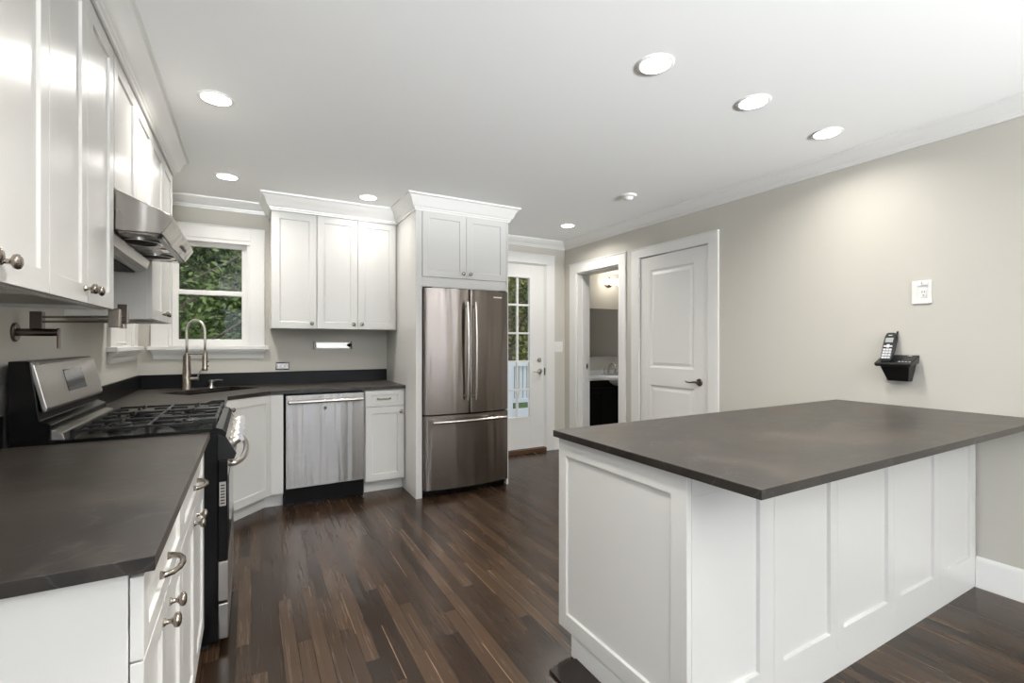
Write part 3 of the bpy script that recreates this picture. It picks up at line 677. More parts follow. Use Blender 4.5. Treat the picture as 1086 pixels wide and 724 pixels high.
tube(bm, [hp+dx*.017+Vector((0, 0, -.05)), hp+dx*.027+Vector((0, 0, -.05))], .006, 8); tube(bm, [hp+dx*.017+Vector((0, 0, -.085)), hp+dx*.027+Vector((0, 0, -.085))], .006, 8)
obj('spray_head', bm, 'nickel', t, smooth=True)
bm = bm_new(); tube(bm, [P0+Vector((0, 0, .012)), P0+dx*reach+Vector((0, 0, .012))], .0055, 10); obj('holder_arm', bm, 'nickel', t, smooth=True)
bm = bm_new(); tube(bm, [(fx, fy, ct1+.085), Vector((fx, fy, ct1+.085))+dx*.085], .013, 12); q = Vector((fx, fy, ct1+.085))+dx*.085; tube(bm, [q-dx*.01, q+dx*.018+Vector((0, 0, .075))], [.007, .005], 10)
obj('side_handle', bm, 'satin', t, smooth=True)
t = thing('soap_dispenser', 'small nickel soap dispenser right of the faucet', 'soap dispenser', (-.275, 4.56, ct1))
bm = bm_new(); lathe(bm, (-.275, 4.56, ct1), (0, 0, 1), [(0, .024), (.005, .024), (.012, .018), (.03, .011), (.045, .011), (.050, .019), (.066, .020), (.07, 0)], 20); obj('pump', bm, 'satin', t, smooth=True)
bm = bm_new(); tube(bm, [(-.275, 4.56, ct1+.060), (-.235, 4.535, ct1+.067), (-.195, 4.51, ct1+.066)], [.009, .007, .006], 10); obj('nozzle', bm, 'satin', t, smooth=True)

# ------------------------------------------------------------------ range
RY0, RY1 = 2.322, 3.082
t = thing('range', 'stainless steel gas range with black sides and cast iron grates', 'stove', (-.43, 2.70, 0))
obj('body', nb(XL+.03, -.118, RY0, RY1, .03, .905), 'black', t, .003)
for x in (-.70, -.17):
    for y in (RY0+.05, RY1-.05):
        bm = bm_new(); lathe(bm, (x, y, 0), (0, 0, 1), [(0, .018), (.01, .018), (.012, .012), (.04, .012)], 12); obj('foot', bm, 'rubber', t)
# cooktop pan with rolled front
bm = yprism([(-.64, .905), (-.118, .905), (-.090, .885), (-.086, .905), (-.100, .922), (-.125, .930), (-.135, .926), (-.60, .926), (-.64, .930)], RY0-.002, RY1+.002); obj('cooktop', bm, 'black', t, .002)
bm = yprism([(-.118, .905), (-.090, .890), (-.052, .815), (-.060, .795), (-.118, .795)], RY0, RY1); cp = obj('control_panel', bm, 'range_steel', t, .004)
for y0_, y1_ in ((RY0-.002, RY0+.012), (RY1-.012, RY1+.002)):
    bm = yprism([(-.119, .907), (-.089, .892), (-.050, .815), (-.058, .793), (-.119, .793)], y0_, y1_); obj('end_cap', bm, 'plastic', cp, .003)
axn = Vector((.89, 0, .46)).normalized()
for i in range(5):
    y = RY0+.075+i*(RY1-RY0-.15)/4; o = Vector((-.071, y, .852)); bm = bm_new()
    lathe(bm, o, axn, [(-.002, .027), (.006, .027), (.010, .022), (.030, .019), (.034, .017), (.035, 0)], 20)
    u = Vector((-.46, 0, .89)); vs = []
    for a, b, c_ in ((-.019, -.006, .034), (.019, -.006, .034), (.019, .006, .034), (-.019, .006, .034), (-.017, -.005, .050), (.017, -.005, .050), (.017, .005, .050), (-.017, .005, .050)):
        vs.append(bm.verts.new(o+u*a+Vector((0, b, 0))+axn*c_))
    for f in ((0, 1, 2, 3), (4, 7, 6, 5), (0, 4, 5, 1), (1, 5, 6, 2), (2, 6, 7, 3), (3, 7, 4, 0)): bm.faces.new([vs[k] for k in f])
    obj('burner_knob', bm, 'satin', cp, smooth=True)
# oven door, drawer
od = obj('oven_door', nb(-.117, -.082, RY0+.004, RY1-.004, .365, .79), 'black', t, .004)
obj('door_glass', nb(-.0825, -.080, RY0+.09, RY1-.09, .42, .70), 'dark_glass', od, .001)
obj('door_lower_rail', nb(-.116, -.080, RY0+.002, RY1-.002, .200, .364), 'range_steel', od, .003)
obj('door_top_rail', nb(-.114, -.080, RY0+.006, RY1-.006, .725, .786), 'range_steel', od, .003)
bm = nb(-.112, -.088, RY0-.0005, RY0+.004, .60, .70); vg = obj('side_vent', bm, 'satin', od)
bm = bm_new()
for i in range(7): box(bm, -.108, -.092, RY0-.0015, RY0-.0004, .608+i*.0125, .614+i*.0125)
obj('vent_slots', bm, 'slot', vg)
pts = [(-.082, RY0+.05, .765), (-.055, RY0+.052, .765)]+[(-.055+.040*math.sin(PI*i/14)**.5 if i else -.055, RY0+.055+(RY1-RY0-.11)*i/14, .765) for i in range(0, 15)]+[(-.055, RY1-.052, .765), (-.082, RY1-.05, .765)]
bm = bm_new(); tube(bm, pts, .013, 14); obj('handle', bm, 'satin', od, smooth='all')
obj('storage_drawer', nb(-.116, -.080, RY0+.002, RY1-.002, .040, .188), 'range_steel', t, .004)
# backguard
bm = yprism([(XL+.03, .905), (-.635, .905), (-.635, .985), (-.665, 1.0), (-.69, 1.212), (-.70, 1.218), (XL+.032, 1.218)], RY0, RY1); bg = obj('backguard', bm, 'black', t, .003)
bm = yprism([(-.650, 1.035), (-.647, 1.045), (-.682, 1.205), (-.690, 1.214), (-.700, 1.214), (-.66, 1.03)], RY0+.008, RY1-.006); obj('backguard_panel', bm, 'range_steel', bg, .003)
def slope(z): return -.647-(z-1.045)*(.035/.16)
bm = bm_new(); vs = []
for y in (2.60, 2.84):
    for z in (1.085, 1.175): vs.append([bm.verts.new((slope(z)-.004, y, z)), bm.verts.new((slope(z)+.0025, y, z))])
a, b, c_, d = vs
for f in ((a[1], c_[1], d[1], b[1]), (a[0], b[0], d[0], c_[0]), (a[0], c_[0], c_[1], a[1]), (b[0], b[1], d[1], d[0]), (a[0], a[1], b[1], b[0]), (c_[0], d[0], d[1], c_[1])): bm.faces.new(f)
obj('display', bm, 'dark_glass', bg)
bm = yprism([(-.64, .926), (-.600, .926), (-.606, .952), (-.640, .962)], RY0+.01, RY1-.01); obj('rear_vent_rail', bm, 'range_steel', t, .002)
# burners and grates
for i, (x, y, r) in enumerate(((-.47, 2.50, .038), (-.24, 2.50, .046), (-.47, 2.90, .034), (-.24, 2.90, .046), (-.355, 2.70, .04))):
    bm = bm_new(); lathe(bm, (x, y, .926), (0, 0, 1), [(0, r+.02), (.003, r+.02), (.006, r+.008), (.014, r+.006), (.016, r), (.024, r), (.026, r-.006), (.027, 0)], 24); obj('burner', bm, 'iron', t, smooth=True)
for k in range(3):
    g0 = RY0+.012+k*(RY1-RY0-.024)/3; g1 = g0+(RY1-RY0-.024)/3-.004; bm = bm_new(); zt = .958
    def bar(x0, x1, y0, y1, z0=None, z1=None): box(bm, x0, x1, y0, y1, z0 or zt-.010, z1 or zt)
    bar(-.585, -.125, g0, g0+.012); bar(-.585, -.125, g1-.012, g1); bar(-.585, -.573, g0, g1); bar(-.137, -.125, g0, g1)
    ym = (g0+g1)/2
    bar(-.361, -.349, g0, g1); bar(-.573, -.52, ym-.005, ym+.005); bar(-.42, -.28, ym-.005, ym+.005); bar(-.19, -.137, ym-.005, ym+.005)
    for x in (-.47, -.24):
        bar(x-.005, x+.005, g0+.01, g0+.075); bar(x-.005, x+.005, g1-.075, g1-.01)
        for yy in (g0+.06, g1-.06): bar(x-.005, x+.005, yy-.006, yy+.006, zt-.002, zt+.009)
    for x in (-.579, -.355, -.131):
        for yy in (g0+.006, g1-.006): bar(x-.007, x+.007, yy-.006, yy+.006, .926, zt)
    # raised corner horns at the front
    if k in (0, 2):
        yy = g0+.006 if k == 0 else g1-.006
        prism(bm, [(-.215, zt-.002), (-.180, zt+.012), (-.122, zt+.012), (-.122, zt-.010), (-.215, zt-.010)], lambda p, a: (p[0], a, p[1]), yy-.016, yy+.016)
    obj('grate', bm, 'iron', t, .002)

# ------------------------------------------------------------------ range hood
t = thing('range_hood', 'stainless steel range hood under the short upper cabinet', 'range hood', (-.53, 2.63, 1.64))
HY0, HY1 = 2.25, 3.012
# bulged side-to-front canopy; bottom plate recessed inside a rim
bm = yprism([(-.46, 1.705), (-.300, 1.705), (-.262, 1.765), (-.268, 1.785), (-.30, 1.796), (-.438, 1.858), (-.46, 1.858)], HY0, HY1)
obj('canopy', bm, 'hood_steel', t, .004, smooth=True)
bm = yprism([(XL+.003, 1.712), (-.461, 1.712), (-.461, 1.858), (XL+.003, 1.858)], HY0+.003, HY1-.003); obj('rear_box', bm, 'matt_black', t)
obj('bottom_plate', nb(-.70, -.31, HY0+.015, HY1-.015, 1.701, 1.705), 'hood_steel', t)
for y in (2.44, 2.82):
    bm = bm_new(); lathe(bm, (-.395, y, 1.701), (0, 0, -1), [(0, .078), (.006, .078), (.006, .066), (.001, .060), (.001, 0)], 28); i_ = obj('fan_ring', bm, 'chrome', t, smooth=True)
    bm = bm_new(); lathe(bm, (-.395, y, 1.7005), (0, 0, -1), [(0, .060), (.003, .059), (.004, .02), (.006, 0)], 28); obj('fan_grille', bm, 'matt_black', i_)
bm = nb(-.318, -.300, HY0+.04, HY1-.10, 1.692, 1.703); obj('control_strip', bm, 'black', t)
for y in (2.62, 2.95): obj('hood_light', nb(-.345, -.322, y-.04, y+.04, 1.697, 1.702), 'chrome', t)
bm = yprism([(-.66, 1.701), (-.462, 1.701), (-.440, 1.695), (-.452, 1.655), (-.475, 1.640), (-.66, 1.64)], HY0+.002, HY1-.04); gt = obj('grease_tray', bm, 'range_steel', t, .004)
obj('tray_underside', nb(XL+.01, -.50, HY0+.01, HY1-.05, 1.634, 1.641), 'matt_black', gt)
for k in range(4):
    bm = bm_new(); lathe(bm, (-.2775, 2.70+k*.035, 1.735), (.85, 0, -.5), [(0, .008), (.004, .008), (.005, 0)], 12); obj('push_button', bm, 'dark_nickel', t)

# ------------------------------------------------------------------ pot filler
t = thing('pot_filler', 'folding nickel pot filler tap on the wall above the range', 'pot filler tap', (XL, 2.47, 1.325))
bm = bm_new(); lathe(bm, (XL, 2.475, 1.325), (1, 0, 0), [(0, .036), (.006, .036), (.009, .033)], 24); obj('flange', bm, 'dark_nickel', t, smooth=True)
bm = bm_new(); tube(bm, [(XL+.008, 2.475, 1.325), (-.655, 2.475, 1.325)], .0145, 16); obj('valve_body', bm, 'dark_nickel', t, smooth=True)
bm = bm_new(); box(bm, -.658, -.650, 2.466, 2.484, 1.262, 1.342); obj('lever', bm, 'dark_nickel', t, .002)
J0, J1, J2 = Vector((-.715, 2.475, 1.372)), Vector((-.452, 2.315, 1.379)), Vector((-.455, 2.47, 1.402))
def rblock(c, s, h): return nb(c.x-s, c.x+s, c.y-s, c.y+s, c.z-h, c.z+h)
obj('joint', rblock(J0, .018, .033), 'dark_nickel', t, .002)
obj('joint', rblock(J1, .017, .036), 'nickel', t, .002)
obj('joint', rblock(J2, .016, .040), 'dark_nickel', t, .002)
for dz in (.012, -.006):
    bm = bm_new(); tube(bm, [J0+Vector((0, 0, dz)), J1+Vector((0, 0, dz-.007))], .0045, 10); obj('arm', bm, 'nickel', t, smooth=True)
bm = bm_new(); tube(bm, [J1+Vector((0, 0, .012)), J2+Vector((0, 0, -.011))], .007, 10); obj('arm', bm, 'nickel', t, smooth=True)
bm = bm_new(); tube(bm, [J2+Vector((0, 0, -.04)), J2+Vector((0, 0, -.058))], .012, 12); obj('spout', bm, 'nickel', t, smooth=True)

# ------------------------------------------------------------------ plates and small things on the walls
t = thing('outlet_cover', 'chrome outlet cover lying sideways above the backsplash right of the window', 'outlet', (.26, YB, 1.04))
bm = bm_new(); F = FB; r0 = [bm.verts.new(F.p(*q)) for q in ((.200, 0, 1.040), (.314, 0, 1.040), (.314, 0, 1.110), (.200, 0, 1.110))]; r1 = [bm.verts.new(F.p(*q)) for q in ((.210, .010, 1.050), (.304, .010, 1.050), (.304, .010, 1.100), (.210, .010, 1.100))]
bm.faces.new(r0); bm.faces.new(r1)
for k in range(4): j = (k+1) % 4; bm.faces.new([r0[k], r0[j], r1[j], r1[k]])
obj('plate', bm, 'chrome', t); bm = bm_new(); fbox(bm, F, .222, .292, .009, .0115, 1.060, 1.090); s = obj('receptacle', bm, 'white_plastic', t, .001)
bm = bm_new()
for a in (.236, .270): fbox(bm, F, a, a+.010, .0115, .0119, 1.068, 1.071); fbox(bm, F, a, a+.008, .0115, .0119, 1.079, 1.082)
bm.free()
for a in (.236, .270):
    for q in ((a, a+.010, 1.068, 1.071), (a, a+.008, 1.079, 1.082)): bm = bm_new(); fbox(bm, F, q[0], q[1], .0115, .0119, q[2], q[3]); obj('slot', bm, 'slot', s)
t = thing('paper_towel_holder', 'shiny steel wall bracket with dark ends under the upper cabinets', 'wall bracket', (.69, YB, 1.225))
bm = bm_new(); fbox(bm, FB, .535, .835, 0, .022, 1.232, 1.288); obj('bracket_plate', bm, 'satin', t, .002)
for a in (.512, .850): bm = bm_new(); fbox(bm, FB, a, a+.014, 0, .045, 1.224, 1.298); obj('end_cap', bm, 'dark_nickel', t, .002)
bm = bm_new(); lathe(bm, FB.p(.850, .032, 1.262), (-1, 0, 0), [(0, .012), (.02, .018), (.04, .006), (.045, 0)], 12); obj('spindle', bm, 'matt_black', t, smooth=True)
t = thing('light_switch', 'white double switch plate between the glass door and the corner', 'light switch', (3.27, YB, 1.17))
bm = bm_new(); fbox(bm, FB, 3.210, 3.328, 0, .006, 1.175, 1.300); obj('plate', bm, 'white_plastic', t, .002)
for a in (3.240, 3.290): bm = bm_new(); fbox(bm, FB, a-.005, a+.005, .006, .018, 1.228, 1.250); obj('toggle', bm, 'white_plastic', t, .001)
t = thing('wall_outlet', 'white recessed outlet plate on the right wall above the telephone', 'outlet', (XR, 1.217, 1.508))
F = FRW
bm = bm_new()
for b in ((1.172, 1.190, 1.508, 1.640), (1.240, 1.262, 1.508, 1.640), (1.190, 1.240, 1.508, 1.530), (1.190, 1.240, 1.612, 1.640)): fbox(bm, F, b[0], b[1], 0, .008, b[2], b[3])
obj('plate', bm, 'white_plastic', t, .001)
bm = bm_new(); fbox(bm, F, 1.190, 1.240, 0, .002, 1.530, 1.612); s = obj('recess', bm, 'white_plastic', t)
bm = bm_new(); fbox(bm, F, 1.195, 1.225, .002, .005, 1.545, 1.590); obj('receptacle', bm, 'white_plastic', s, .001)
bm = bm_new()
for a in (1.202, 1.214): fbox(bm, F, a, a+.003, .005, .0056, 1.570, 1.580)
bm.free()
for q in ((1.202, 1.205, .005, .0056, 1.570, 1.580), (1.214, 1.217, .005, .0056, 1.570, 1.580), (1.207, 1.212, .005, .0056, 1.553, 1.559)): bm = bm_new(); fbox(bm, F, *q); obj('slot', bm, 'slot', s)
bm = bm_new(); fbox(bm, F, 1.213, 1.218, .008, .0088, 1.622, 1.628); obj('screw', bm, 'slot', t)
# telephone
t = thing('phone_dock', 'black answering machine base mounted on the right wall', 'telephone base', (XR, 1.31, 1.06))
bm = bm_new()
# wedge bracket that narrows downwards
T = [bm.verts.new(F.p(*q)) for q in ((1.242, 0, 1.160), (1.385, 0, 1.160), (1.385, .095, 1.150), (1.242, .095, 1.150))]
B = [bm.verts.new(F.p(*q)) for q in ((1.262, 0, 1.060), (1.362, 0, 1.060), (1.362, .055, 1.062), (1.262, .055, 1.062))]
bm.faces.new(T); bm.faces.new(B)
for k in range(4): j = (k+1) % 4; bm.faces.new([T[k], T[j], B[j], B[k]])
obj('wall_bracket', bm, 'plastic', t, .003)
bm = bm_new()
T = [bm.verts.new(F.p(*q)) for q in ((1.222, .010, 1.215), (1.402, .010, 1.215), (1.402, .130, 1.165), (1.222, .130, 1.165))]
B = [bm.verts.new(F.p(*q)) for q in ((1.226, .010, 1.165), (1.398, .010, 1.165), (1.398, .126, 1.147), (1.226, .126, 1.147))]
bm.faces.new(T); bm.faces.new(B)
for k in range(4): j = (k+1) % 4; bm.faces.new([T[k], T[j], B[j], B[k]])
sh = obj('cradle', bm, 'plastic', t, .006)
def onshelf(a, n): return F.p(a, n, 1.215-(n-.010)*(.05/.12)+.0008)
bm = bm_new()
def quad(bm, a0, a1, n0, n1, e=0):
    bm.faces.new([bm.verts.new(onshelf(a, n)+Vector((0, 0, e))) for a, n in ((a0, n0), (a1, n0), (a1, n1), (a0, n1))])
quad(bm, 1.238, 1.290, .045, .085)
obj('display', bm, 'dark_glass', sh)
bm = bm_new()
for a in (1.236, 1.252, 1.268, 1.284):
    lathe(bm, onshelf(a, .105), (0, 0, 1), [(-.001, .005), (.002, .005), (.003, 0)], 10)
lathe(bm, onshelf(1.262, .030), (0, 0, 1), [(-.001, .010), (.002, .010), (.003, 0)], 14)
obj('buttons', bm, 'grey_key', sh)
t = thing('telephone_handset', 'black cordless telephone handset standing in its wall base', 'telephone', F.p(1.352, .09, 1.185))
hax = Vector((.42, .0, .91)).normalized(); hn = Vector((-.91, 0, .42)); hu = Vector((0, 1, 0)); ho_ = F.p(1.352, .098, 1.172)
# local: a along y, h along the handset, n outwards
def H(a, h, n): return ho_+hu*a*1.18+hax*h*1.16+hn*n*1.1
bm = bm_new(); rings = []
for h, w, d in ((0, .019, .012), (.006, .023, .014), (.05, .025, .015), (.10, .026, .016), (.14, .025, .016), (.155, .021, .014), (.160, .014, .010)):
    rings.append([bm.verts.new(H(w*a, h, d*b)) for a, b in ((-1, -.5), (-.7, -1), (.7, -1), (1, -.5), (1, .5), (.8, .9), (-.8, .9), (-1, .5))])
for A, B in zip(rings, rings[1:]):
    for k in range(8): j = (k+1) % 8; bm.faces.new([A[k], A[j], B[j], B[k]])
bm.faces.new(rings[0]); bm.faces.new(rings[-1]); obj('shell', bm, 'plastic', t, smooth=True)
def hq(bm, a0, a1, h0, h1, n=.0152):
    A = [bm.verts.new(H(a, h, n)) for a, h in ((a0, h0), (a1, h0), (a1, h1), (a0, h1))]; B = [bm.verts.new(H(a, h, n-.003)) for a, h in ((a0, h0), (a1, h0), (a1, h1), (a0, h1))]
    bm.faces.new(A); bm.faces.new(B)
    for k in range(4): j = (k+1) % 4; bm.faces.new([A[k], A[j], B[j], B[k]])
bm = bm_new(); hq(bm, -.016, .016, .103, .128, .0158); obj('display', bm, 'screen', t)
bm = bm_new()
for r in range(4):
    for c_ in range(3): hq(bm, -.018+c_*.0125, -.018+c_*.0125+.0105, .014+r*.0145, .014+r*.0145+.0105, .0155)
hq(bm, -.018, -.007, .078, .086, .0155); hq(bm, .007, .018, .078, .086, .0155); hq(bm, -.006, .006, .074, .092, .0158); obj('keypad', bm, 'grey_key', t)
bm = bm_new(); tube(bm, [H(-.019, .148, -.004), H(-.019, .172, -.004)], [.006, .0045], 10); obj('antenna', bm, 'plastic', t, smooth=True)
bm = bm_new(); hq(bm, -.008, .008, .141, .144, .0150); obj('earpiece_slot', bm, 'grey_key', t)

# ------------------------------------------------------------------ island / peninsula
IX, IY0, IY1 = 1.15, .985, 1.658
t = thing('island', 'white shaker panelled peninsula cabinet against the right wall', 'kitchen island', (2.24, 1.32, 0))
obj('carcass', nb(IX+.02, XR-.004, IY0+.02, IY1-.02, .09, ct0), 'cabinet', t)
obj('plinth', nb(IX+.003, XR-.004, IY0+.002, IY1-.085, .0, .0895), 'cabinet', t, .001)
FE = Fr((IX+.02, 0, 0), (0, -1, 0), (-1, 0, 0))
shaker(FE, -IY1, -IY0, .0905, ct0-.001, parent=t, name='end_panel', ia=(-1.608, -1.049), iz=(.155, .813), rec=.010)
FN = Fr((0, IY0+.02, 0), (1, 0, 0), (0, -1, 0))
for a0, a1, i0, i1 in ((IX+.021, 1.585, 1.180, 1.506), (1.586, 1.991, 1.640, 1.944), (1.992, 2.447, 2.039, 2.397), (2.448, 2.912, 2.508, 2.849), (2.913, 3.345, 2.976, 3.274)):
    shaker(FN, a0, a1, .0905, ct0-.001, parent=t, name='face_panel', ia=(i0, i1), iz=(.166, .815), rec=.012)
FK = Fr((0, IY1-.02, 0), (-1, 0, 0), (0, 1, 0))
for k in range(4):
    a0 = -3.345+k*.543; s = shaker(FK, a0+.002, a0+.541, .0905, ct0-.004, parent=t, name='door')
    knob(FK, a0+(.50 if k % 2 == 0 else .045), .02, .82, s)
tag(obj('countertop', nb(1.127, XR-.002, .733, 1.668, ct0, ct1), 'stone', None, .0015), 'wide dark stone countertop on the white island at the right', 'countertop')
tag(obj('floor_strip', nb(1.02, IX+.002, .9, 1.54, 0, .012), 'dark_strip', None, .003), 'low dark wooden strip on the floor against the island end', 'floor strip')

# ------------------------------------------------------------------ bathroom beyond the doorway
BX0, BX1, BY0, BY1, BC = 3.52, 5.6, 3.3, 5.22, 2.34
struct('floor_bathroom', nb(3.38, BX1, BY0, BY1, -.06, 0), 'floor', 'floor of the bathroom beyond the doorway', 'floor')
struct('ceiling_bathroom', nb(3.52, BX1, BY0, BY1, BC, BC+.05), 'ceiling', 'ceiling of the bathroom beyond the doorway', 'ceiling')
M['bath'] = mat('bathroom_paint', (0.62, 0.60, 0.55), 0.6)
struct('wall_bathroom_back', nb(3.52, BX1, BY1, BY1+.1, 0, BC), 'bath', 'bathroom wall with the mirror and vanity', 'wall')
struct('wall_bathroom_right', nb(BX1, BX1+.1, BY0, BY1, 0, BC), 'bath', 'far side wall of the bathroom', 'wall')
struct('wall_bathroom_front', nb(3.52, BX1, BY0-.1, BY0, 0, BC), 'bath', 'near wall of the bathroom', 'wall')
bm = bm_new(); sweep(bm, [(BX1, BY1), (3.52, BY1)], [(0, BC-.07), (.01, BC-.07), (.02, BC-.05), (.05, BC-.02), (.06, BC), (0, BC)]); struct('trim_8', bm, 'trim', 'small crown moulding in the bathroom', 'crown moulding')
t = thing('bathroom_mirror', 'plain rectangular wall mirror above the bathroom vanity', 'mirror', (4.5, BY1, 1.09))
obj('mirror_glass', nb(4.0, 5.0, BY1-.008, BY1-.002, 1.09, 1.765), 'mirror', t)
bm = bm_new()
for x in (4.15, 4.85): box(bm, x-.01, x+.01, BY1-.012, BY1-.001, 1.083, 1.10)
obj('clips', bm, 'chrome', t)
lx, lz = 4.47, 2.145
t = thing('vanity_sconce', 'lit three-globe wall lamp above the bathroom mirror', 'wall lamp', (lx, BY1, lz-.07))
bm = bm_new(); lathe(bm, (lx, BY1, lz), (0, -1, 0), [(0, .075), (.015, .075), (.025, .06), (.027, 0)], 28); obj('back_plate', bm, 'nickel', t, smooth=True)
for dx_ in (-.13, 0, .13):
    bm = bm_new(); tube(bm, [(lx, BY1-.02, lz), (lx+dx_, BY1-.10, lz)], .008, 8); a_ = obj('lamp_arm', bm, 'nickel', t)
    bm = bm_new(); lathe(bm, (lx+dx_, BY1-.10, lz-.05), (0, 0, 1), [(0, 0), (.003, .03), (.02, .046), (.05, .052), (.08, .046), (.10, .028), (.104, 0)], 20); obj('globe', bm, 'globe', a_, smooth='all')
l = bpy.data.lights.new('sconce_light', 'POINT'); l.energy = 3.0; l.shadow_soft_size = .12; l.color = (1, .9, .75)
lo = bpy.data.objects.new('sconce_light', l); C.objects.link(lo); lo.parent = t; lo.location = (0, -.25, .05)
t = thing('bathroom_vanity', 'black vanity cabinet in the bathroom', 'vanity', (4.25, 4.98, 0))
obj('carcass', nb(3.60, 4.90, 4.78, BY1-.003, .06, .80), 'matt_black', t, .003)
obj('plinth', nb(3.62, 4.88, 4.82, BY1-.003, 0, .06), 'matt_black', t)
FV = Fr((0, 4.78, 0), (1, 0, 0), (0, -1, 0))
for i in range(3):
    x0 = 3.605+i*.431; s = shaker(FV, x0, x0+.428, .08, .70, parent=t, m='matt_black', t=.018)
SX = 4.34
t = thing('bathroom_sink', 'white porcelain sink top with a bowed front on the black vanity', 'sink', (4.25, 4.95, .80))
pts = [(3.56, BY1-.004), (3.56, 4.755)]
for i in range(0, 31):
    x = 3.56+1.38*i/30; u = max(0, 1-((x-SX)/.34)**2)
    pts.append((x, 4.75-.125*u**.8))
pts += [(4.94, BY1-.004)]
bm = zprism(pts, .801, .838); obj('counter', bm, 'porcelain', t, .004)
bm = bm_new(); lathe(bm, (SX, 4.89, .84), (0, 0, -1), [(.001, .262), (.04, .258), (.075, .24), (.11, .19), (.14, .10), (.148, 0)], 32); obj('bowl', bm, 'porcelain', t, smooth='all')
bm = nb(3.56, 4.94, BY1-.02, BY1-.004, .838, .90); obj('splash', bm, 'porcelain', t, .003)
t = thing('bathroom_faucet', 'chrome two-handle faucet on the bathroom sink', 'faucet', (SX+.03, 5.08, .838))
fx_ = SX+.05
bm = bm_new(); tube(bm, bez((fx_, 5.12, .838), (fx_, 5.12, 1.0), (fx_, 5.03, 1.03), (fx_, 4.96, .955), 12), .013, 12); obj('spout', bm, 'chrome', t, smooth='all')
for x, d_ in ((fx_-.10, -.05), (fx_+.10, .05)):
    bm = bm_new(); lathe(bm, (x, 5.10, .838), (0, 0, 1), [(0, .026), (.01, .022), (.05, .013), (.08, .016), (.085, 0)], 16); tube(bm, [(x, 5.10, .915), (x+d_, 5.06, .930)], [.008, .006], 8); obj('handle', bm, 'chrome', t, smooth='all')

# ------------------------------------------------------------------ outdoors
struct('ground', nb(-14, 18, YB+.16, 24, -.9, -.5), 'lawn', 'grass lawn outside', 'ground')
struct('deck', nb(1.2, 5.5, YB+.17, 6.3, -.16, -.02), 'deck', 'pale deck outside the glass door', 'deck')
t = thing('deck_railing', 'white balustered railing of the deck outside the glass door', 'railing', (3.3, 6.2, -.02))
obj('top_rail', nb(1.3, 5.4, 6.15, 6.24, .93, 1.00), 'white_ext', t, .004); obj('bottom_rail', nb(1.3, 5.4, 6.17, 6.22, .38, .44), 'white_ext', t, .003); obj('skirt_board', nb(1.3, 5.4, 6.17, 6.20, -.02, .29), 'white_ext', t, .003)
for i in range(56):
    x = 1.36+i*.072
    if i in (10, 28, 44): obj('post', nb(x-.055, x+.055, 6.14, 6.25, -.02, 1.0), 'white_ext', t, .004)
    else: obj('baluster', nb(x-.024, x+.024, 6.18, 6.21, .44, .93), 'white_ext', t)
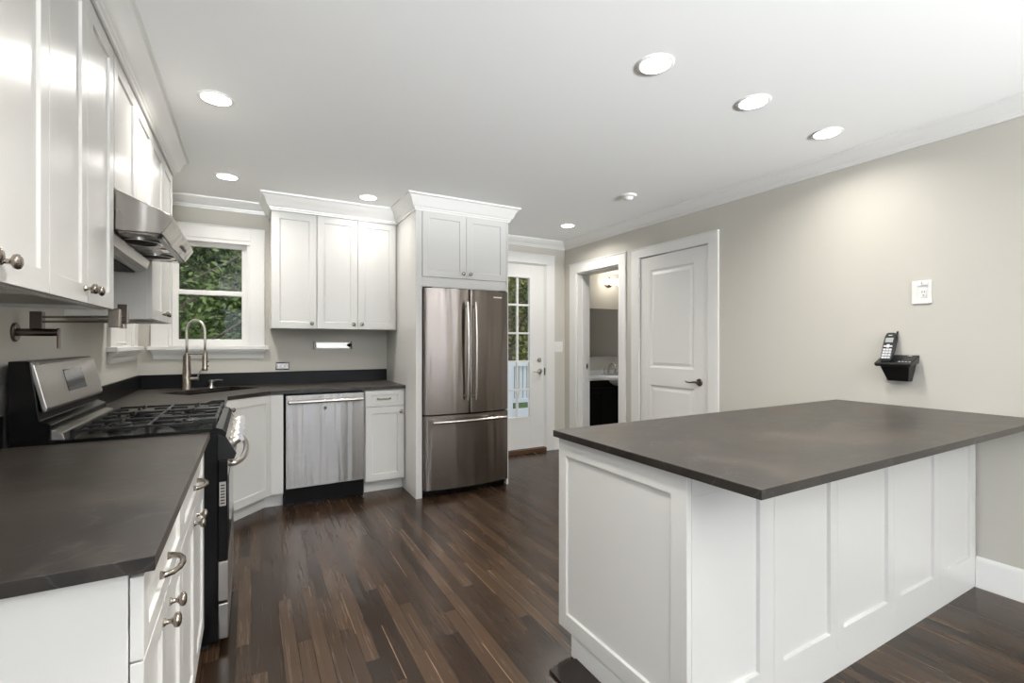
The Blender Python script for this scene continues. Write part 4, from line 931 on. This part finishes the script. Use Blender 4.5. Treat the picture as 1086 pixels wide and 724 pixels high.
def tree(x, y, h, r, n, lm, ls, label, trunk=.10, low=.2):
    t = thing('tree', label, 'tree', (x, y, -.5), 'trees outside the windows')
    rnd = random.Random(int(x*91+y*37)); bm = bm_new()
    top = Vector((x+rnd.uniform(-.3, .3), y, -.5+h*.85))
    tube(bm, [(x, y, -.5), (x+.05, y, h*.2), (x-.04, y+.05, h*.5), top], [trunk*1.3, trunk, trunk*.7, trunk*.25], 9)
    for i in range(9):
        z = h*(.18+.6*i/9); a = rnd.uniform(0, 2*PI); l_ = r*rnd.uniform(.6, .95)
        p0 = Vector((x, y, z)); p1 = p0+Vector((math.cos(a)*l_*.5, math.sin(a)*l_*.5, l_*.25)); p2 = p0+Vector((math.cos(a)*l_, math.sin(a)*l_, l_*.55))
        tube(bm, [p0, p1, p2], [trunk*.45, trunk*.28, trunk*.1], 6)
    obj('trunk', bm, 'bark', t, smooth='all')
    bm = bm_new(); c = Vector((x, y, -.5+h*.58))
    blobs = [(c+Vector((rnd.gauss(0, .45)*r, rnd.gauss(0, .4)*r, rnd.uniform(-.5, .45)*h*.85)), r*rnd.uniform(.22, .45)) for _ in range(34)]
    for i in range(n):
        b, br = rnd.choice(blobs); d = Vector((rnd.gauss(0, 1), rnd.gauss(0, 1), rnd.gauss(0, 1))).normalized()
        p = b+d*br*rnd.uniform(.5, 1.05)
        if p.z < -.5+h*low*.4: continue
        u = Vector((rnd.gauss(0, 1), rnd.gauss(0, 1), rnd.gauss(0, .5))).normalized(); w = u.cross(Vector((rnd.gauss(0, 1), rnd.gauss(0, 1), rnd.gauss(0, 1)))).normalized(); s = ls*rnd.uniform(.6, 1.4)
        bm.faces.new([bm.verts.new(q) for q in (p-u*s, p+w*s*.45, p+u*s, p-w*s*.45)])
    f = obj('foliage', bm, lm, t); f['kind'] = 'stuff'
tree(-1.05, 9.0, 5.6, 1.8, 18000, 'leaf', 0.043, 'leafy tree with slim trunk at the left of the view through the sink window', .07)
tree(.15, 10.5, 6.5, 2.0, 18000, 'leaf', 0.050, 'bright green tree at the right of the view through the sink window', .10)
tree(-2.4, 12.5, 7.5, 2.6, 18000, 'leaf_dark', 0.068, 'dark tree standing behind at the left of the sink window', .14)
tree(-.4, 14.5, 8.5, 3.0, 22000, 'leaf_dark', 0.081, 'tall dark tree in the middle distance beyond the sink window', .16)
tree(2.2, 14.0, 8, 2.8, 18000, 'leaf_dark', 0.081, 'dark tree beyond the deck on its left side', .16)
tree(5.2, 9.6, 6.5, 2.3, 20000, 'leaf_olive', 0.056, 'olive green tree right behind the deck railing', .12)
tree(7.4, 13.0, 8.5, 3.2, 22000, 'leaf_dark', 0.081, 'large dark tree far behind the deck railing', .18)
tree(3.6, 12.6, 7.0, 2.4, 16000, 'leaf_olive', 0.062, 'olive tree far beyond the glass door', .13)
M['hedge'] = leaf_mat('hedge_leaves', (0.025, 0.05, 0.012), (0.09, 0.13, 0.035))
rnd = random.Random(5)
bm = bm_new(); box(bm, -13, 17, 19.5, 20.5, -.5, 5.5)
for i in range(26000):
    p = Vector((rnd.uniform(-9, 15), 19.4-abs(rnd.gauss(0, .3)), rnd.uniform(-.5, 6.6))); u = Vector((rnd.gauss(0, 1), rnd.gauss(0, .4), rnd.gauss(0, 1))).normalized(); w = u.cross(Vector((0, 1, rnd.gauss(0, .5)))).normalized(); s = .17*rnd.uniform(.6, 1.4)
    bm.faces.new([bm.verts.new(q) for q in (p-u*s, p+w*s*.5, p+u*s, p-w*s*.5)])
h = obj('hedge', bm, 'hedge'); tag(h, 'tall dense green hedge closing the garden far behind the trees', 'hedge', kind='stuff')
